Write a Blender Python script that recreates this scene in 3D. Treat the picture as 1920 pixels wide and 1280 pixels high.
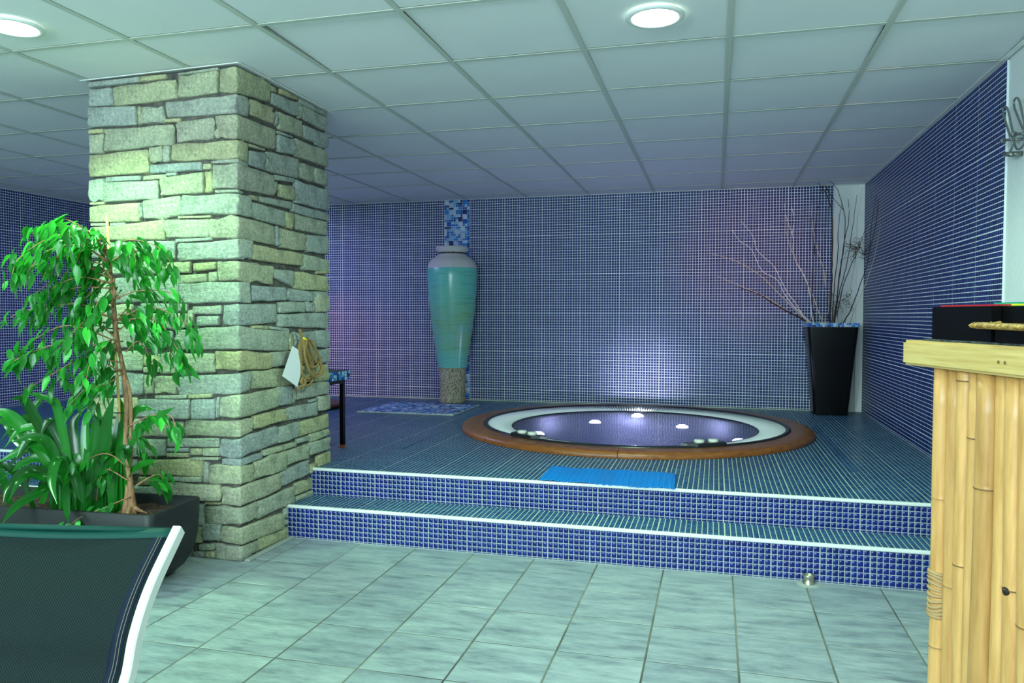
import bpy, bmesh, math, random
import numpy as np
from mathutils import Vector, Matrix, noise

for o in list(bpy.data.objects): bpy.data.objects.remove(o)
S = bpy.context.scene
COL = S.collection
PI = math.pi
rng = random.Random(11)

# ------------------------------------------------------------------ camera
CAMP = Vector((0.5557, -3.285, 1.138))
yaw, pitch, roll = -0.2596, -0.0331, 0.0018
fw = Vector((math.sin(yaw)*math.cos(pitch), math.cos(yaw)*math.cos(pitch), math.sin(pitch)))
rt = Vector((math.cos(yaw), -math.sin(yaw), 0)); up = rt.cross(fw)
r2 = rt*math.cos(roll)+up*math.sin(roll); u2 = -rt*math.sin(roll)+up*math.cos(roll)
cam = bpy.data.cameras.new('camera'); camo = bpy.data.objects.new('camera', cam); COL.objects.link(camo)
m = Matrix.Identity(4)
for i in range(3):
    m[i][0] = r2[i]; m[i][1] = u2[i]; m[i][2] = -fw[i]; m[i][3] = CAMP[i]
camo.matrix_world = m
cam.sensor_width = 36; cam.lens = 1434.3*36/1920; cam.clip_start = 0.02; cam.clip_end = 60
S.camera = camo

# ------------------------------------------------------------------ world, exposure
w = bpy.data.worlds.new('world'); S.world = w; w.use_nodes = True
w.node_tree.nodes['Background'].inputs[0].default_value = (0.25, 0.45, 0.6, 1)
w.node_tree.nodes['Background'].inputs[1].default_value = 0.3
S.view_settings.view_transform = 'Standard'; S.view_settings.look = 'None'
S.view_settings.gamma = 1; S.view_settings.use_curve_mapping = False
S.view_settings.exposure = 0.45

# ------------------------------------------------------------------ lights
def light(name, kind, loc, color, power, target=None, size=0.1, spot=None, blend=0.5, size_y=None):
    l = bpy.data.lights.new(name, kind); l.color = color; l.energy = power
    if kind == 'AREA':
        l.size = size
        if size_y: l.shape = 'RECTANGLE'; l.size_y = size_y
    else: l.shadow_soft_size = size
    if spot: l.spot_size = math.radians(spot); l.spot_blend = blend
    o = bpy.data.objects.new(name, l); COL.objects.link(o); o.location = loc
    if target is not None:
        o.rotation_euler = (Vector(target)-Vector(loc)).to_track_quat('-Z', 'Y').to_euler()
    return o
GREEN = (0.60, 1.0, 0.68)
GREEN2 = (0.46, 1.0, 0.56)
light('downlight_beam', 'SPOT', (0.323,-0.305,2.24), (0.62,1.0,0.74), 88, (0.323,-0.2,0), 0.09, 158, 0.4)
light('downlight_beam', 'SPOT', (-2.13,-0.84,2.24), GREEN2, 108, (-2.13,-0.84,0), 0.09, 134, 0.5)
light('downlight_beam', 'SPOT', (0.32,-2.7,2.24), (0.70,1.0,0.82), 45, (0.32,-2.7,0), 0.09, 150, 0.6)  # added by guess: ceiling light overhead, out of view
light('downlight_beam', 'SPOT', (-2.6,-3.0,2.24), GREEN, 80, (-2.6,-3.0,0), 0.09, 160, 0.6)  # added by guess: ceiling light far to the left, out of view
light('unseen_rear_fill', 'AREA', (-1.2,-4.9,1.75), (0.62,0.86,0.92), 185, (-0.8,2,1.2), 4.0, size_y=0.9)  # added soft fill behind the camera; there is no window
light('hidden_blue_fill', 'AREA', (-3.6,2.6,2.2), (0.45,0.42,1.0), 20, (-3.4,2.6,0), 0.9)  # added violet-blue fill hidden behind the column, not a real panel light
light('added_rose_spot', 'SPOT', (1.5,-1.0,2.2), (1.0,0.22,0.32), 150, (0.85,3.9,1.65), 0.05, 20, 1.0)  # added unseen spot that tints the back wall rose
light('added_red_spot', 'SPOT', (-4.4,2.6,1.6), (1.0,0.25,0.3), 40, (-3.1,3.9,0.7), 0.05, 45, 1.0)  # added hidden spot for the red glow low on the back wall
light('tub_lamp', 'POINT', (-0.08,3.02,0.318), (0.70,0.70,1.0), 13, None, 0.01)
light('tub_lamp', 'SPOT', (-0.06,3.10,0.345), (0.85,0.85,1.0), 20, (-0.07,3.9,0.53), 0.015, 70, 1.0)  # added spot just above the water for the glow on the wall
light('tub_lamp', 'POINT', (0.1,2.1,0.12), (0.50,0.55,1.0), 6, None, 0.05)


# ------------------------------------------------------------------ materials
def mat(name, col=(0.8,0.8,0.8), rough=0.5, metal=0.0, emit=None, estr=0, spec=0.5):
    m = bpy.data.materials.new(name); m.use_nodes = True
    b = m.node_tree.nodes['Principled BSDF']
    b.inputs['Base Color'].default_value = (*col, 1); b.inputs['Roughness'].default_value = rough
    b.inputs['Metallic'].default_value = metal; b.inputs['Specular IOR Level'].default_value = spec
    if emit: b.inputs['Emission Color'].default_value = (*emit, 1); b.inputs['Emission Strength'].default_value = estr
    return m
class NT:
    def __init__(s, m): s.t = m.node_tree; s.b = s.t.nodes['Principled BSDF']
    def n(s, kind, **kw):
        x = s.t.nodes.new(kind)
        for k, v in kw.items(): setattr(x, k, v)
        return x
    def l(s, a, b): s.t.links.new(a, b)
    def coord(s, scale=(1,1,1), out='Object'):
        c = s.n('ShaderNodeTexCoord'); p = s.n('ShaderNodeMapping'); p.inputs['Scale'].default_value = scale
        s.l(c.outputs[out], p.inputs['Vector']); return p.outputs[0]
    def noise(s, scale, vec=None, detail=6, rough=0.6):
        x = s.n('ShaderNodeTexNoise'); x.inputs['Scale'].default_value = scale
        x.inputs['Detail'].default_value = detail; x.inputs['Roughness'].default_value = rough
        if vec: s.l(vec, x.inputs['Vector'])
        return x.outputs['Fac']
    def ramp(s, fac, stops, const=False):
        x = s.n('ShaderNodeValToRGB'); e = x.color_ramp.elements
        if const: x.color_ramp.interpolation = 'CONSTANT'
        while len(e) < len(stops): e.new(0.5)
        for i, (p, c) in enumerate(stops): e[i].position = p; e[i].color = (*c, 1)
        s.l(fac, x.inputs[0]); return x.outputs[0]
    def mix(s, a, b, f, mode='MIX'):
        x = s.n('ShaderNodeMix', data_type='RGBA', blend_type=mode)
        for sock, v in ((x.inputs[0], f), (x.inputs[6], a), (x.inputs[7], b)):
            if hasattr(v, 'links') or isinstance(v, bpy.types.NodeSocket): s.l(v, sock)
            elif isinstance(v, (int, float)): sock.default_value = v
            else: sock.default_value = (*v, 1)
        return x.outputs[2]
    def color(s, v): s.l(v, s.b.inputs['Base Color'])
    def rough(s, fac, lo, hi):
        x = s.n('ShaderNodeMapRange'); x.inputs['To Min'].default_value = lo; x.inputs['To Max'].default_value = hi
        x.inputs['From Min'].default_value = 0.3; x.inputs['From Max'].default_value = 0.7
        s.l(fac, x.inputs[0]); s.l(x.outputs[0], s.b.inputs['Roughness'])
    def bump(s, fac, strength=0.4, dist=0.01):
        x = s.n('ShaderNodeBump'); x.inputs['Strength'].default_value = strength; x.inputs['Distance'].default_value = dist
        s.l(fac, x.inputs['Height']); s.l(x.outputs[0], s.b.inputs['Normal'])
    def orand(s): return s.n('ShaderNodeObjectInfo').outputs['Random']
    def island(s): return s.n('ShaderNodeNewGeometry').outputs['Random Per Island']

M = {}
def glass_tile(name, stops, rough=0.12, const=False):
    m = mat(name, rough=rough); t = NT(m)
    t.color(t.ramp(t.island(), stops, const)); M[name] = m; return m
glass_tile('wall_tile', [(0, (0.003,0.012,0.10)), (0.5, (0.005,0.019,0.135)), (1, (0.010,0.032,0.18))], 0.28)
M['wall_tile'].node_tree.nodes['Principled BSDF'].inputs['Specular IOR Level'].default_value = 0.35
glass_tile('riser_tile', [(0, (0.001,0.008,0.13)), (0.5, (0.002,0.013,0.17)), (1, (0.004,0.022,0.20))], 0.2)
m = glass_tile('deck_tile', [(0, (0.010,0.060,0.15)), (0.5, (0.016,0.085,0.19)), (1, (0.03,0.12,0.23))], 0.2)  # paler teal than the risers: ceiling reflection put into the tile colour
t = NT(m); t.rough(t.noise(1.3, t.coord()), 0.05, 0.32)
M['riser_grout'] = mat('riser_grout', (0.38,0.42,0.44), 0.7)
glass_tile('mixed_tile', [(0, (0.55,0.65,0.8)), (0.16, (0.02,0.10,0.42)), (0.4, (0.03,0.22,0.6)), (0.6, (0.2,0.45,0.7)), (0.72, (0.01,0.03,0.14)), (0.84, (0.42,0.55,0.68))], 0.12, True)
m = mat('grout', (0.62,0.64,0.66), 0.8); t = NT(m)
t.color(t.ramp(t.noise(6, t.coord()), [(0.3, (0.68,0.74,0.76)), (0.7, (0.84,0.88,0.90))])); M['grout'] = m
m = mat('deck_grout', (0.6,0.66,0.5), 0.7); t = NT(m)
t.color(t.ramp(t.noise(3, t.coord()), [(0.3, (0.45,0.5,0.36)), (0.7, (0.66,0.72,0.55))])); M['deck_grout'] = m  # yellow-green of the lamp light put into the grout colour
m = mat('floor_grout', (0.25,0.26,0.2), 0.9); t = NT(m)
t.color(t.ramp(t.noise(2, t.coord()), [(0.35, (0.04,0.04,0.03)), (0.65, (0.22,0.23,0.18))])); M['floor_grout'] = m
m = mat('floor_tile', rough=0.5); t = NT(m)
v = t.n('ShaderNodeTexCoord').outputs['Object']
add = t.n('ShaderNodeVectorMath', operation='ADD'); sc = t.n('ShaderNodeCombineXYZ'); mul = t.n('ShaderNodeMath', operation='MULTIPLY')
mul.inputs[1].default_value = 37.0; t.l(t.orand(), mul.inputs[0])
for k in range(3): t.l(mul.outputs[0], sc.inputs[k])
t.l(v, add.inputs[0]); t.l(sc.outputs[0], add.inputs[1])
mp = t.n('ShaderNodeMapping'); mp.inputs['Scale'].default_value = (2.2, 9, 1); t.l(add.outputs[0], mp.inputs[0])
n1 = t.noise(2.2, mp.outputs[0], 8, 0.68); mp2 = t.n('ShaderNodeMapping'); mp2.inputs['Scale'].default_value = (14, 120, 1); t.l(add.outputs[0], mp2.inputs[0])
n2 = t.noise(2.0, mp2.outputs[0], 4)
c1 = t.ramp(n1, [(0.28, (0.14,0.17,0.20)), (0.48, (0.29,0.34,0.36)), (0.75, (0.42,0.48,0.48))])
c2 = t.ramp(n2, [(0.3, (0.80,0.80,0.80)), (0.7, (1.08,1.08,1.08))])
c3 = t.ramp(t.orand(), [(0, (0.86,0.87,0.90)), (1, (1.05,1.05,1.03))])
t.color(t.mix(t.mix(c1, c2, 1.0, 'MULTIPLY'), c3, 1.0, 'MULTIPLY')); t.rough(n1, 0.35, 0.6); t.bump(n2, 0.12, 0.002); M['floor_tile'] = m
m = mat('stone', rough=0.9, spec=0.25); t = NT(m); co = t.coord()
base = t.ramp(t.orand(), [(0, (0.37,0.42,0.40)), (0.25, (0.42,0.47,0.39)), (0.45, (0.46,0.50,0.35)), (0.62, (0.51,0.51,0.28)), (0.8, (0.39,0.44,0.41)), (1.0, (0.54,0.51,0.27))])  # green lamp light baked into the grey and beige stone tones
na = t.noise(9, co, 8, 0.7); nb = t.noise(70, co, 6, 0.7)
st = t.coord((9, 9, 45)); nc = t.noise(1.6, st, 6, 0.65)
cc = t.mix(base, t.ramp(na, [(0.3, (0.62,0.62,0.64)), (0.55, (1,1,1)), (0.75, (1.22,1.2,1.08))]), 1.0, 'MULTIPLY')
cc = t.mix(cc, t.ramp(nb, [(0.32, (0.62,0.62,0.62)), (0.5, (1,1,1)), (0.68, (1.4,1.4,1.4))]), 0.75, 'MULTIPLY')
t.color(cc)
ad = t.n('ShaderNodeMath', operation='ADD'); t.l(nb, ad.inputs[0]); t.l(nc, ad.inputs[1]); ad2 = t.n('ShaderNodeMath', operation='ADD'); t.l(ad.outputs[0], ad2.inputs[0]); t.l(na, ad2.inputs[1])
t.bump(ad2.outputs[0], 0.85, 0.012); M['stone'] = m
m = mat('mortar', (0.10,0.095,0.09), 0.95); t = NT(m); n_ = t.noise(30, t.coord()); t.color(t.ramp(n_, [(0.3,(0.04,0.038,0.035)),(0.7,(0.15,0.14,0.12))])); t.bump(n_, 0.8, 0.02); M['mortar'] = m
m = mat('ceiling_panel', (0.72,0.74,0.74), 0.85); t = NT(m); n_ = t.noise(55, t.coord((1,1,1)), 5); n3 = t.noise(1.2, t.coord())
t.color(t.ramp(n3, [(0.3,(0.78,0.79,0.79)),(0.7,(0.84,0.85,0.85))])); t.bump(n_, 0.1, 0.004); M['ceiling_panel'] = m
M['grid_bar'] = mat('grid_bar', (0.56,0.60,0.52), 0.45)
M['plenum'] = mat('plenum', (0.01,0.02,0.10), 0.9)
m = mat('plaster', (0.72,0.76,0.74), 0.85); t = NT(m); n_ = t.noise(1.0, t.coord((160,160,45)), 5); t.bump(n_, 0.4, 0.006); t.color(t.ramp(n_, [(0.3,(0.66,0.70,0.68)),(0.7,(0.76,0.79,0.77))])); M['plaster'] = m
M['white_trim'] = mat('white_trim', (0.80,0.82,0.78), 0.4)
def wood(name, a, b, scale, rough, stretch, bumpd=0.003, ring=None):
    m = mat(name, rough=rough); t = NT(m); co = t.coord(stretch)
    n_ = t.noise(scale, co, 8, 0.65)
    stops = [(0.3, a), (0.7, b)] if ring is None else [(0.28, ring), (0.38, a), (0.7, b)]
    c = t.ramp(n_, stops)
    c = t.mix(c, t.ramp(t.orand(), [(0,(0.74,0.70,0.62)),(0.5,(0.95,0.93,0.9)),(1,(1.1,1.1,1.1))]), 1.0, 'MULTIPLY')
    t.color(c); t.bump(n_, 0.25, bumpd); M[name] = m; return m
wood('teak', (0.20,0.055,0.012), (0.44,0.16,0.035), 3, 0.32, (6,6,30))
wood('bamboo', (0.50,0.25,0.07), (0.74,0.42,0.15), 2.2, 0.38, (22,22,2.2))
wood('bamboo_slab', (0.74,0.52,0.18), (0.92,0.70,0.30), 2.0, 0.42, (2.5,2.5,60), ring=(0.48,0.32,0.10))
M['bamboo_node'] = mat('bamboo_node', (0.20,0.10,0.03), 0.6)
M['bamboo_hole'] = mat('bamboo_hole', (0.02,0.01,0.005), 0.8)
m = mat('rattan', (0.45,0.28,0.12), 0.6); M['rattan'] = m
M['black_gloss'] = mat('black_gloss', (0.004,0.004,0.005), 0.22, spec=0.25)
M['black_lacquer'] = mat('black_lacquer', (0.003,0.003,0.003), 0.3, spec=0.15)
M['black_metal'] = mat('black_metal', (0.003,0.003,0.004), 0.4, spec=0.15)
m = mat('trough_plastic', (0.016,0.018,0.019), 0.5, spec=0.3); t = NT(m); n_ = t.noise(5, t.coord()); t.rough(n_, 0.35, 0.6); M['trough_plastic'] = m
m = mat('soil', (0.05,0.025,0.012), 1.0); t = NT(m); n_ = t.noise(60, t.coord()); t.color(t.ramp(n_, [(0.35,(0.008,0.004,0.003)),(0.7,(0.12,0.055,0.03))])); t.bump(n_, 1.0, 0.02); M['soil'] = m
def leafmat(name, a, b, c, rough=0.3):
    m = mat(name, rough=rough); t = NT(m)
    t.color(t.ramp(t.orand(), [(0, a), (0.55, b), (1, c)]))
    t.b.inputs['Transmission Weight'].default_value = 0.0
    tr = t.n('ShaderNodeBsdfTranslucent'); tr.inputs[0].default_value = (*[min(1, x*1.3) for x in c], 1)
    mx = t.n('ShaderNodeMixShader'); mx.inputs[0].default_value = 0.25
    out = t.t.nodes['Material Output']; t.l(t.b.outputs[0], mx.inputs[1]); t.l(tr.outputs[0], mx.inputs[2]); t.l(mx.outputs[0], out.inputs[0])
    M[name] = m
leafmat('ficus_leaf', (0.008,0.13,0.012), (0.022,0.34,0.03), (0.06,0.52,0.05))
leafmat('strap_leaf', (0.004,0.05,0.006), (0.008,0.115,0.010), (0.02,0.22,0.02), 0.22)
m = mat('bark', (0.34,0.17,0.08), 0.8); t = NT(m); n_ = t.noise(5, t.coord((30,30,5)), 6); t.color(t.ramp(n_, [(0.3,(0.17,0.07,0.03)),(0.7,(0.46,0.26,0.13))])); t.bump(n_, 0.6, 0.006); M['bark'] = m
M['stake'] = mat('stake', (0.62,0.42,0.14), 0.6)
M['twig_dark'] = mat('twig_dark', (0.045,0.022,0.018), 0.7)
M['twig_tan'] = mat('twig_tan', (0.66,0.54,0.32), 0.7)
M['twig_pale'] = mat('twig_pale', (0.78,0.80,0.82), 0.7)
m = mat('glaze', rough=0.22); t = NT(m); co = t.coord((3,3,30)); n_ = t.noise(1.6, co, 8, 0.6); g = t.n('ShaderNodeTexCoord'); sx = t.n('ShaderNodeSeparateXYZ'); t.l(t.coord((0.7,0.7,0.7)), sx.inputs[0])
grad = t.ramp(sx.outputs[2], [(0.24,(0.16,0.52,0.44)),(0.31,(0.16,0.50,0.38)),(0.40,(0.20,0.46,0.26)),(0.58,(0.20,0.46,0.25)),(0.68,(0.16,0.52,0.38)),(0.88,(0.14,0.54,0.44))])
t.color(t.mix(t.mix(grad, (0.05,0.11,0.04), t.ramp(n_, [(0.5,(0,0,0)),(0.8,(0.5,0.5,0.5))])), (0.16,0.50,0.66), t.ramp(t.noise(4, t.coord((1,1,2)), 3), [(0.45,(0,0,0)),(0.8,(0.5,0.5,0.5))]))); t.bump(n_, 0.1, 0.003); M['glaze'] = m
m = mat('stoneware', (0.55,0.54,0.52), 0.85); t = NT(m); n_ = t.noise(120, t.coord(), 3); t.bump(n_, 0.35, 0.003); M['stoneware'] = m
m = mat('rough_clay', rough=0.9); t = NT(m); n_ = t.noise(75, t.coord(), 4, 0.7); t.color(t.ramp(n_, [(0.38,(0.10,0.07,0.035)),(0.5,(0.42,0.36,0.24)),(0.68,(0.62,0.56,0.42))])); t.bump(n_, 0.8, 0.008); M['rough_clay'] = m
m = mat('rope', (0.45,0.30,0.10), 0.85); t = NT(m); wv = t.n('ShaderNodeTexWave', wave_type='BANDS', bands_direction='DIAGONAL'); wv.inputs['Scale'].default_value = 60; t.l(t.coord(), wv.inputs[0])
t.color(t.ramp(wv.outputs[1], [(0.1,(0.20,0.11,0.03)),(0.6,(0.56,0.38,0.14))])); t.bump(wv.outputs[1], 0.8, 0.006); M['rope'] = m
M['card'] = mat('card', (0.85,0.85,0.86), 0.6)
M['steel'] = mat('steel', (0.30,0.32,0.30), 0.35, 0.9)
M['brass'] = mat('brass', (0.45,0.42,0.32), 0.3, 0.9)
M['mat_blue'] = mat('mat_blue', (0.0,0.20,0.62), 0.3)
m = mat('grate_white', (0.86,0.90,0.84), 0.45); M['grate_white'] = m
M['rubber'] = mat('rubber', (0.012,0.014,0.016), 0.3)
M['button'] = mat('button', (0.72,0.74,0.62), 0.3)
M['tub_shell'] = mat('tub_shell', (0.05,0.055,0.09), 0.3)
M['alu'] = mat('alu', (0.60,0.62,0.60), 0.35)
m = mat('mesh_fabric', rough=0.75, spec=0.1); t = NT(m)
ck = t.n('ShaderNodeTexChecker'); ck.inputs['Scale'].default_value = 1.0; ck.inputs[1].default_value = (0.004,0.007,0.008,1); ck.inputs[2].default_value = (0.012,0.024,0.022,1)
mp = t.n('ShaderNodeMapping'); mp.inputs['Scale'].default_value = (330, 330, 330); tc = t.n('ShaderNodeTexCoord'); t.l(tc.outputs['UV'], mp.inputs[0]); t.l(mp.outputs[0], ck.inputs[0]); t.color(ck.outputs[0]); t.bump(ck.outputs[1], 0.5, 0.001); M['mesh_fabric'] = m
M['hem'] = mat('hem', (0.004,0.009,0.022), 0.7, spec=0.15)
M['hem_green'] = mat('hem_green', (0.004,0.045,0.035), 0.6, spec=0.15)
M['thread'] = mat('thread', (0.20,0.19,0.12), 0.7)
m = mat('slate', (0.03,0.032,0.034), 0.75); t = NT(m); n_ = t.noise(60, t.coord()); t.color(t.ramp(n_, [(0.4,(0.012,0.014,0.014)),(0.7,(0.10,0.12,0.11))])); t.bump(n_, 0.6, 0.004); M['slate'] = m
m = mat('wicker', rough=0.55); t = NT(m); wv = t.n('ShaderNodeTexNoise'); n_ = t.noise(90, t.coord(), 3); t.color(t.ramp(n_, [(0.35,(0.22,0.10,0.02)),(0.65,(0.66,0.42,0.10))])); M['wicker'] = m
for nm, c in (('paper_red',(0.45,0.01,0.02)),('paper_green',(0.0,0.30,0.18)),('paper_yellow',(0.85,0.72,0.02)),('paper_lime',(0.25,0.70,0.03)),('mortar_pale',(0.34,0.36,0.34)),('lilac_ring',(0.10,0.035,0.025)),('rust',(0.25,0.06,0.02))):
    M[nm] = mat(nm, c, 0.5)
m = bpy.data.materials.new('water'); m.use_nodes = True; nt = m.node_tree; nt.nodes.remove(nt.nodes['Principled BSDF'])
out = nt.nodes['Material Output']; tr = nt.nodes.new('ShaderNodeBsdfTransparent'); tr.inputs[0].default_value = (0.50,0.55,0.80,1)
gl = nt.nodes.new('ShaderNodeBsdfGlossy'); gl.inputs['Roughness'].default_value = 0.10; fr = nt.nodes.new('ShaderNodeFresnel'); fr.inputs[0].default_value = 1.33
df = nt.nodes.new('ShaderNodeBsdfDiffuse'); df.inputs[0].default_value = (0.07,0.09,0.24,1); mx0 = nt.nodes.new('ShaderNodeMixShader'); mx0.inputs[0].default_value = 0.22
no = nt.nodes.new('ShaderNodeTexNoise'); no.inputs['Scale'].default_value = 3.5; no.inputs['Detail'].default_value = 2
bp = nt.nodes.new('ShaderNodeBump'); bp.inputs['Strength'].default_value = 0.25; bp.inputs['Distance'].default_value = 0.03
tcn = nt.nodes.new('ShaderNodeTexCoord'); nt.links.new(tcn.outputs['Object'], no.inputs[0]); nt.links.new(no.outputs[0], bp.inputs['Height'])
nt.links.new(bp.outputs[0], gl.inputs['Normal']); nt.links.new(bp.outputs[0], fr.inputs['Normal'])
mx = nt.nodes.new('ShaderNodeMixShader'); nt.links.new(fr.outputs[0], mx.inputs[0]); nt.links.new(tr.outputs[0], mx0.inputs[1]); nt.links.new(df.outputs[0], mx0.inputs[2])
nt.links.new(mx0.outputs[0], mx.inputs[1]); nt.links.new(gl.outputs[0], mx.inputs[2]); nt.links.new(mx.outputs[0], out.inputs[0]); M['water'] = m
M['lamp_glow'] = mat('lamp_glow', (0.9,1,0.9), 0.5, emit=(0.80,1.0,0.82), estr=16)
M['tub_glow'] = mat('tub_glow', (0.9,0.9,1), 0.5, emit=(0.75,0.8,1.0), estr=7)

# ------------------------------------------------------------------ helpers
def link(o, parent=None):
    COL.objects.link(o)
    if parent is not None: o.parent = parent
    return o
def wloc(p):
    v = Vector((0,0,0))
    while p is not None: v = v + p.location; p = p.parent
    return v
def mesh(name, verts, faces, mt, parent=None, smooth=False, loc=None):
    """world-coordinate verts; origin is placed at loc (or at the parent's world origin)"""
    base = wloc(parent)
    org = Vector(loc) if loc is not None else base
    me = bpy.data.meshes.new(name)
    me.from_pydata([tuple(Vector(v)-org) for v in verts], [], [tuple(f) for f in faces])
    me.materials.append(M[mt] if isinstance(mt, str) else mt)
    if smooth: me.polygons.foreach_set('use_smooth', [True]*len(me.polygons))
    me.update(); o = bpy.data.objects.new(name, me); link(o, parent); o.location = org-base
    return o
def bmo(name, bm, mt, parent=None, smooth=False, loc=None):
    bm.verts.index_update()
    bmesh.ops.recalc_face_normals(bm, faces=bm.faces)
    o = mesh(name, [v.co.copy() for v in bm.verts], [[v.index for v in f.verts] for f in bm.faces], mt, parent, smooth, loc)
    bm.free(); return o
def box(name, lo, hi, mt, parent=None, bev=0.0, loc=None, seg=2):
    bm = bmesh.new(); bmesh.ops.create_cube(bm, size=1)
    for v in bm.verts: v.co = Vector([lo[k]+(hi[k]-lo[k])*(v.co[k]+0.5) for k in range(3)])
    if bev: bmesh.ops.bevel(bm, geom=bm.edges[:], offset=bev, segments=seg, affect='EDGES', profile=0.5)
    return bmo(name, bm, mt, parent, False, loc)
def thing(name, label, cat, loc, group=None):
    o = bpy.data.objects.new(name, None); link(o); o.location = loc; o.empty_display_size = 0.1
    o['label'] = label; o['category'] = cat
    if group: o['group'] = group
    return o
def tag(o, label=None, cat=None, group=None, kind=None):
    for k, v in (('label',label),('category',cat),('group',group),('kind',kind)):
        if v: o[k] = v
    return o
def sweep(pts, rad, seg=8, cap=True):
    pts = [Vector(p) for p in pts]; n = len(pts)
    if not hasattr(rad, '__len__'): rad = [rad]*n
    V, F = [], []; prev = None
    for i, p in enumerate(pts):
        t_ = (pts[min(i+1,n-1)]-pts[max(i-1,0)]).normalized()
        if prev is None:
            a = t_.orthogonal().normalized()
        else:
            a = prev - t_*prev.dot(t_)
            a = a.normalized() if a.length > 1e-6 else t_.orthogonal().normalized()
        prev = a; b = t_.cross(a)
        for k in range(seg):
            an = 2*PI*k/seg; V.append(p+(a*math.cos(an)+b*math.sin(an))*rad[i])
    for i in range(n-1):
        for k in range(seg):
            F.append((i*seg+k, i*seg+(k+1)%seg, (i+1)*seg+(k+1)%seg, (i+1)*seg+k))
    if cap: F.append(tuple(range(seg-1,-1,-1))); F.append(tuple((n-1)*seg+k for k in range(seg)))
    return V, F
def tube(name, pts, rad, mt, parent=None, seg=8, loc=None):
    V, F = sweep(pts, rad, seg); return mesh(name, V, F, mt, parent, True, loc)
def smoothline(pts, sub=6):
    P = [Vector(p) for p in pts]; P = [P[0]*2-P[1]]+P+[P[-1]*2-P[-2]]; out = []
    for i in range(1, len(P)-2):
        for k in range(sub):
            t_ = k/sub; a, b, c, d = P[i-1:i+3]
            out.append(0.5*((2*b)+(c-a)*t_+(2*a-5*b+4*c-d)*t_*t_+(3*b-a-3*c+d)*t_**3))
    out.append(P[-2]); return out
def lathe(name, prof, c, mt, parent=None, seg=48, a0=0, a1=2*PI, smooth=True, closed=False, loc=None):
    full = abs(a1-a0-2*PI) < 1e-6; n = len(prof); ns = seg if full else seg+1
    V = [(c[0]+r*math.cos(a0+(a1-a0)*k/seg), c[1]+r*math.sin(a0+(a1-a0)*k/seg), z) for k in range(ns) for r, z in prof]
    F = []
    for k in range(seg):
        k2 = (k+1) % ns
        for i in range(n if closed else n-1):
            j = (i+1) % n; F.append((k*n+i, k2*n+i, k2*n+j, k*n+j))
    if closed and not full: F.append(tuple(range(n-1,-1,-1))); F.append(tuple((ns-1)*n+i for i in range(n)))
    o = mesh(name, V, F, mt, parent, smooth, loc)
    return o
def edgesharp(o, ang=35):
    o.data.update()
    try: o.data.set_sharp_from_angle(angle=math.radians(ang))
    except Exception: pass
    return o
def fast_mesh(name, V, Q, mt, parent, loc=None):
    base = wloc(parent); org = Vector(loc) if loc is not None else base
    V = np.asarray(V, dtype=np.float32)-np.array(org, dtype=np.float32); Q = np.asarray(Q, dtype=np.int32)
    me = bpy.data.meshes.new(name); me.vertices.add(len(V)); me.vertices.foreach_set('co', V.ravel())
    me.loops.add(Q.size); me.loops.foreach_set('vertex_index', Q.ravel())
    me.polygons.add(len(Q)); me.polygons.foreach_set('loop_start', np.arange(0, Q.size, 4, dtype=np.int32))
    me.materials.append(M[mt]); me.update(calc_edges=True); me.validate()
    o = bpy.data.objects.new(name, me); link(o, parent); o.location = org-base; o['kind'] = 'stuff'
    return o
def rect_tiles(name, R, O, U, Vv, N, mt, parent, gap=0.0038, th=0.0012):
    """R: array of rects (u0,u1,v0,v1) in metres on the plane O + uU + vV"""
    R = np.asarray(R, float); O, U, Vv, N = [np.array(x, float) for x in (O, U, Vv, N)]
    if np.dot(np.cross(U, Vv), N) < 0: flip = True
    else: flip = False
    g = gap/2; u0 = R[:,0]+g; u1 = R[:,1]-g; v0 = R[:,2]+g; v1 = R[:,3]-g; n = len(R); e = 0.0006
    def P(u, v, h): return O+u[:,None]*U+v[:,None]*Vv+h*N
    C = [P(u0,v0,0),P(u1,v0,0),P(u1,v1,0),P(u0,v1,0),P(u0+e,v0+e,th),P(u1-e,v0+e,th),P(u1-e,v1-e,th),P(u0+e,v1-e,th)]
    V = np.stack(C, 1).reshape(-1, 3); q = np.array([(4,5,6,7),(0,1,5,4),(1,2,6,5),(2,3,7,6),(3,0,4,7)])
    if flip: q = q[:, ::-1]
    Q = (np.arange(n)[:,None,None]*8+q[None]).reshape(-1, 4)
    return fast_mesh(name, V, Q, mt, parent)
PIT = 0.0245
def grid_rects(lu, lv, pu=PIT, pv=PIT, su=15, sv=15, u_off=0.0, v_off=0.0, extra=0.0022, jit=0.0):
    def cuts(l, p, s, off):
        c = []; x = off; k = 0
        while x < l-0.004:
            c.append((max(0, x), min(l, x+p))); x += p; k += 1
            if s and k % s == 0: x += extra
        return np.array(c)
    a = cuts(lu, pu, su, u_off); b = cuts(lv, pv, sv, v_off)
    ii, jj = np.meshgrid(np.arange(len(a)), np.arange(len(b)), indexing='ij')
    R = np.concatenate([a[ii.ravel()], b[jj.ravel()]], 1)
    return R
def mixed_rects(lu, lv, p=PIT, seed=1):
    rg = random.Random(seed); nu = max(1, int(round(lu/p))); nv = max(1, int(round(lv/p))); p1 = lu/nu; p2 = lv/nv
    used = set(); R = []
    for i in range(nu):
        for j in range(nv):
            if (i, j) in used: continue
            w_, h_ = rg.choice([(1,1),(1,1),(2,1),(1,2),(2,2)])
            if i+w_ > nu: w_ = 1
            if j+h_ > nv: h_ = 1
            if any((i+a, j+b) in used for a in range(w_) for b in range(h_)): w_ = h_ = 1
            for a in range(w_):
                for b in range(h_): used.add((i+a, j+b))
            R.append((i*p1, (i+w_)*p1, j*p2, (j+h_)*p2))
    return R

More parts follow.
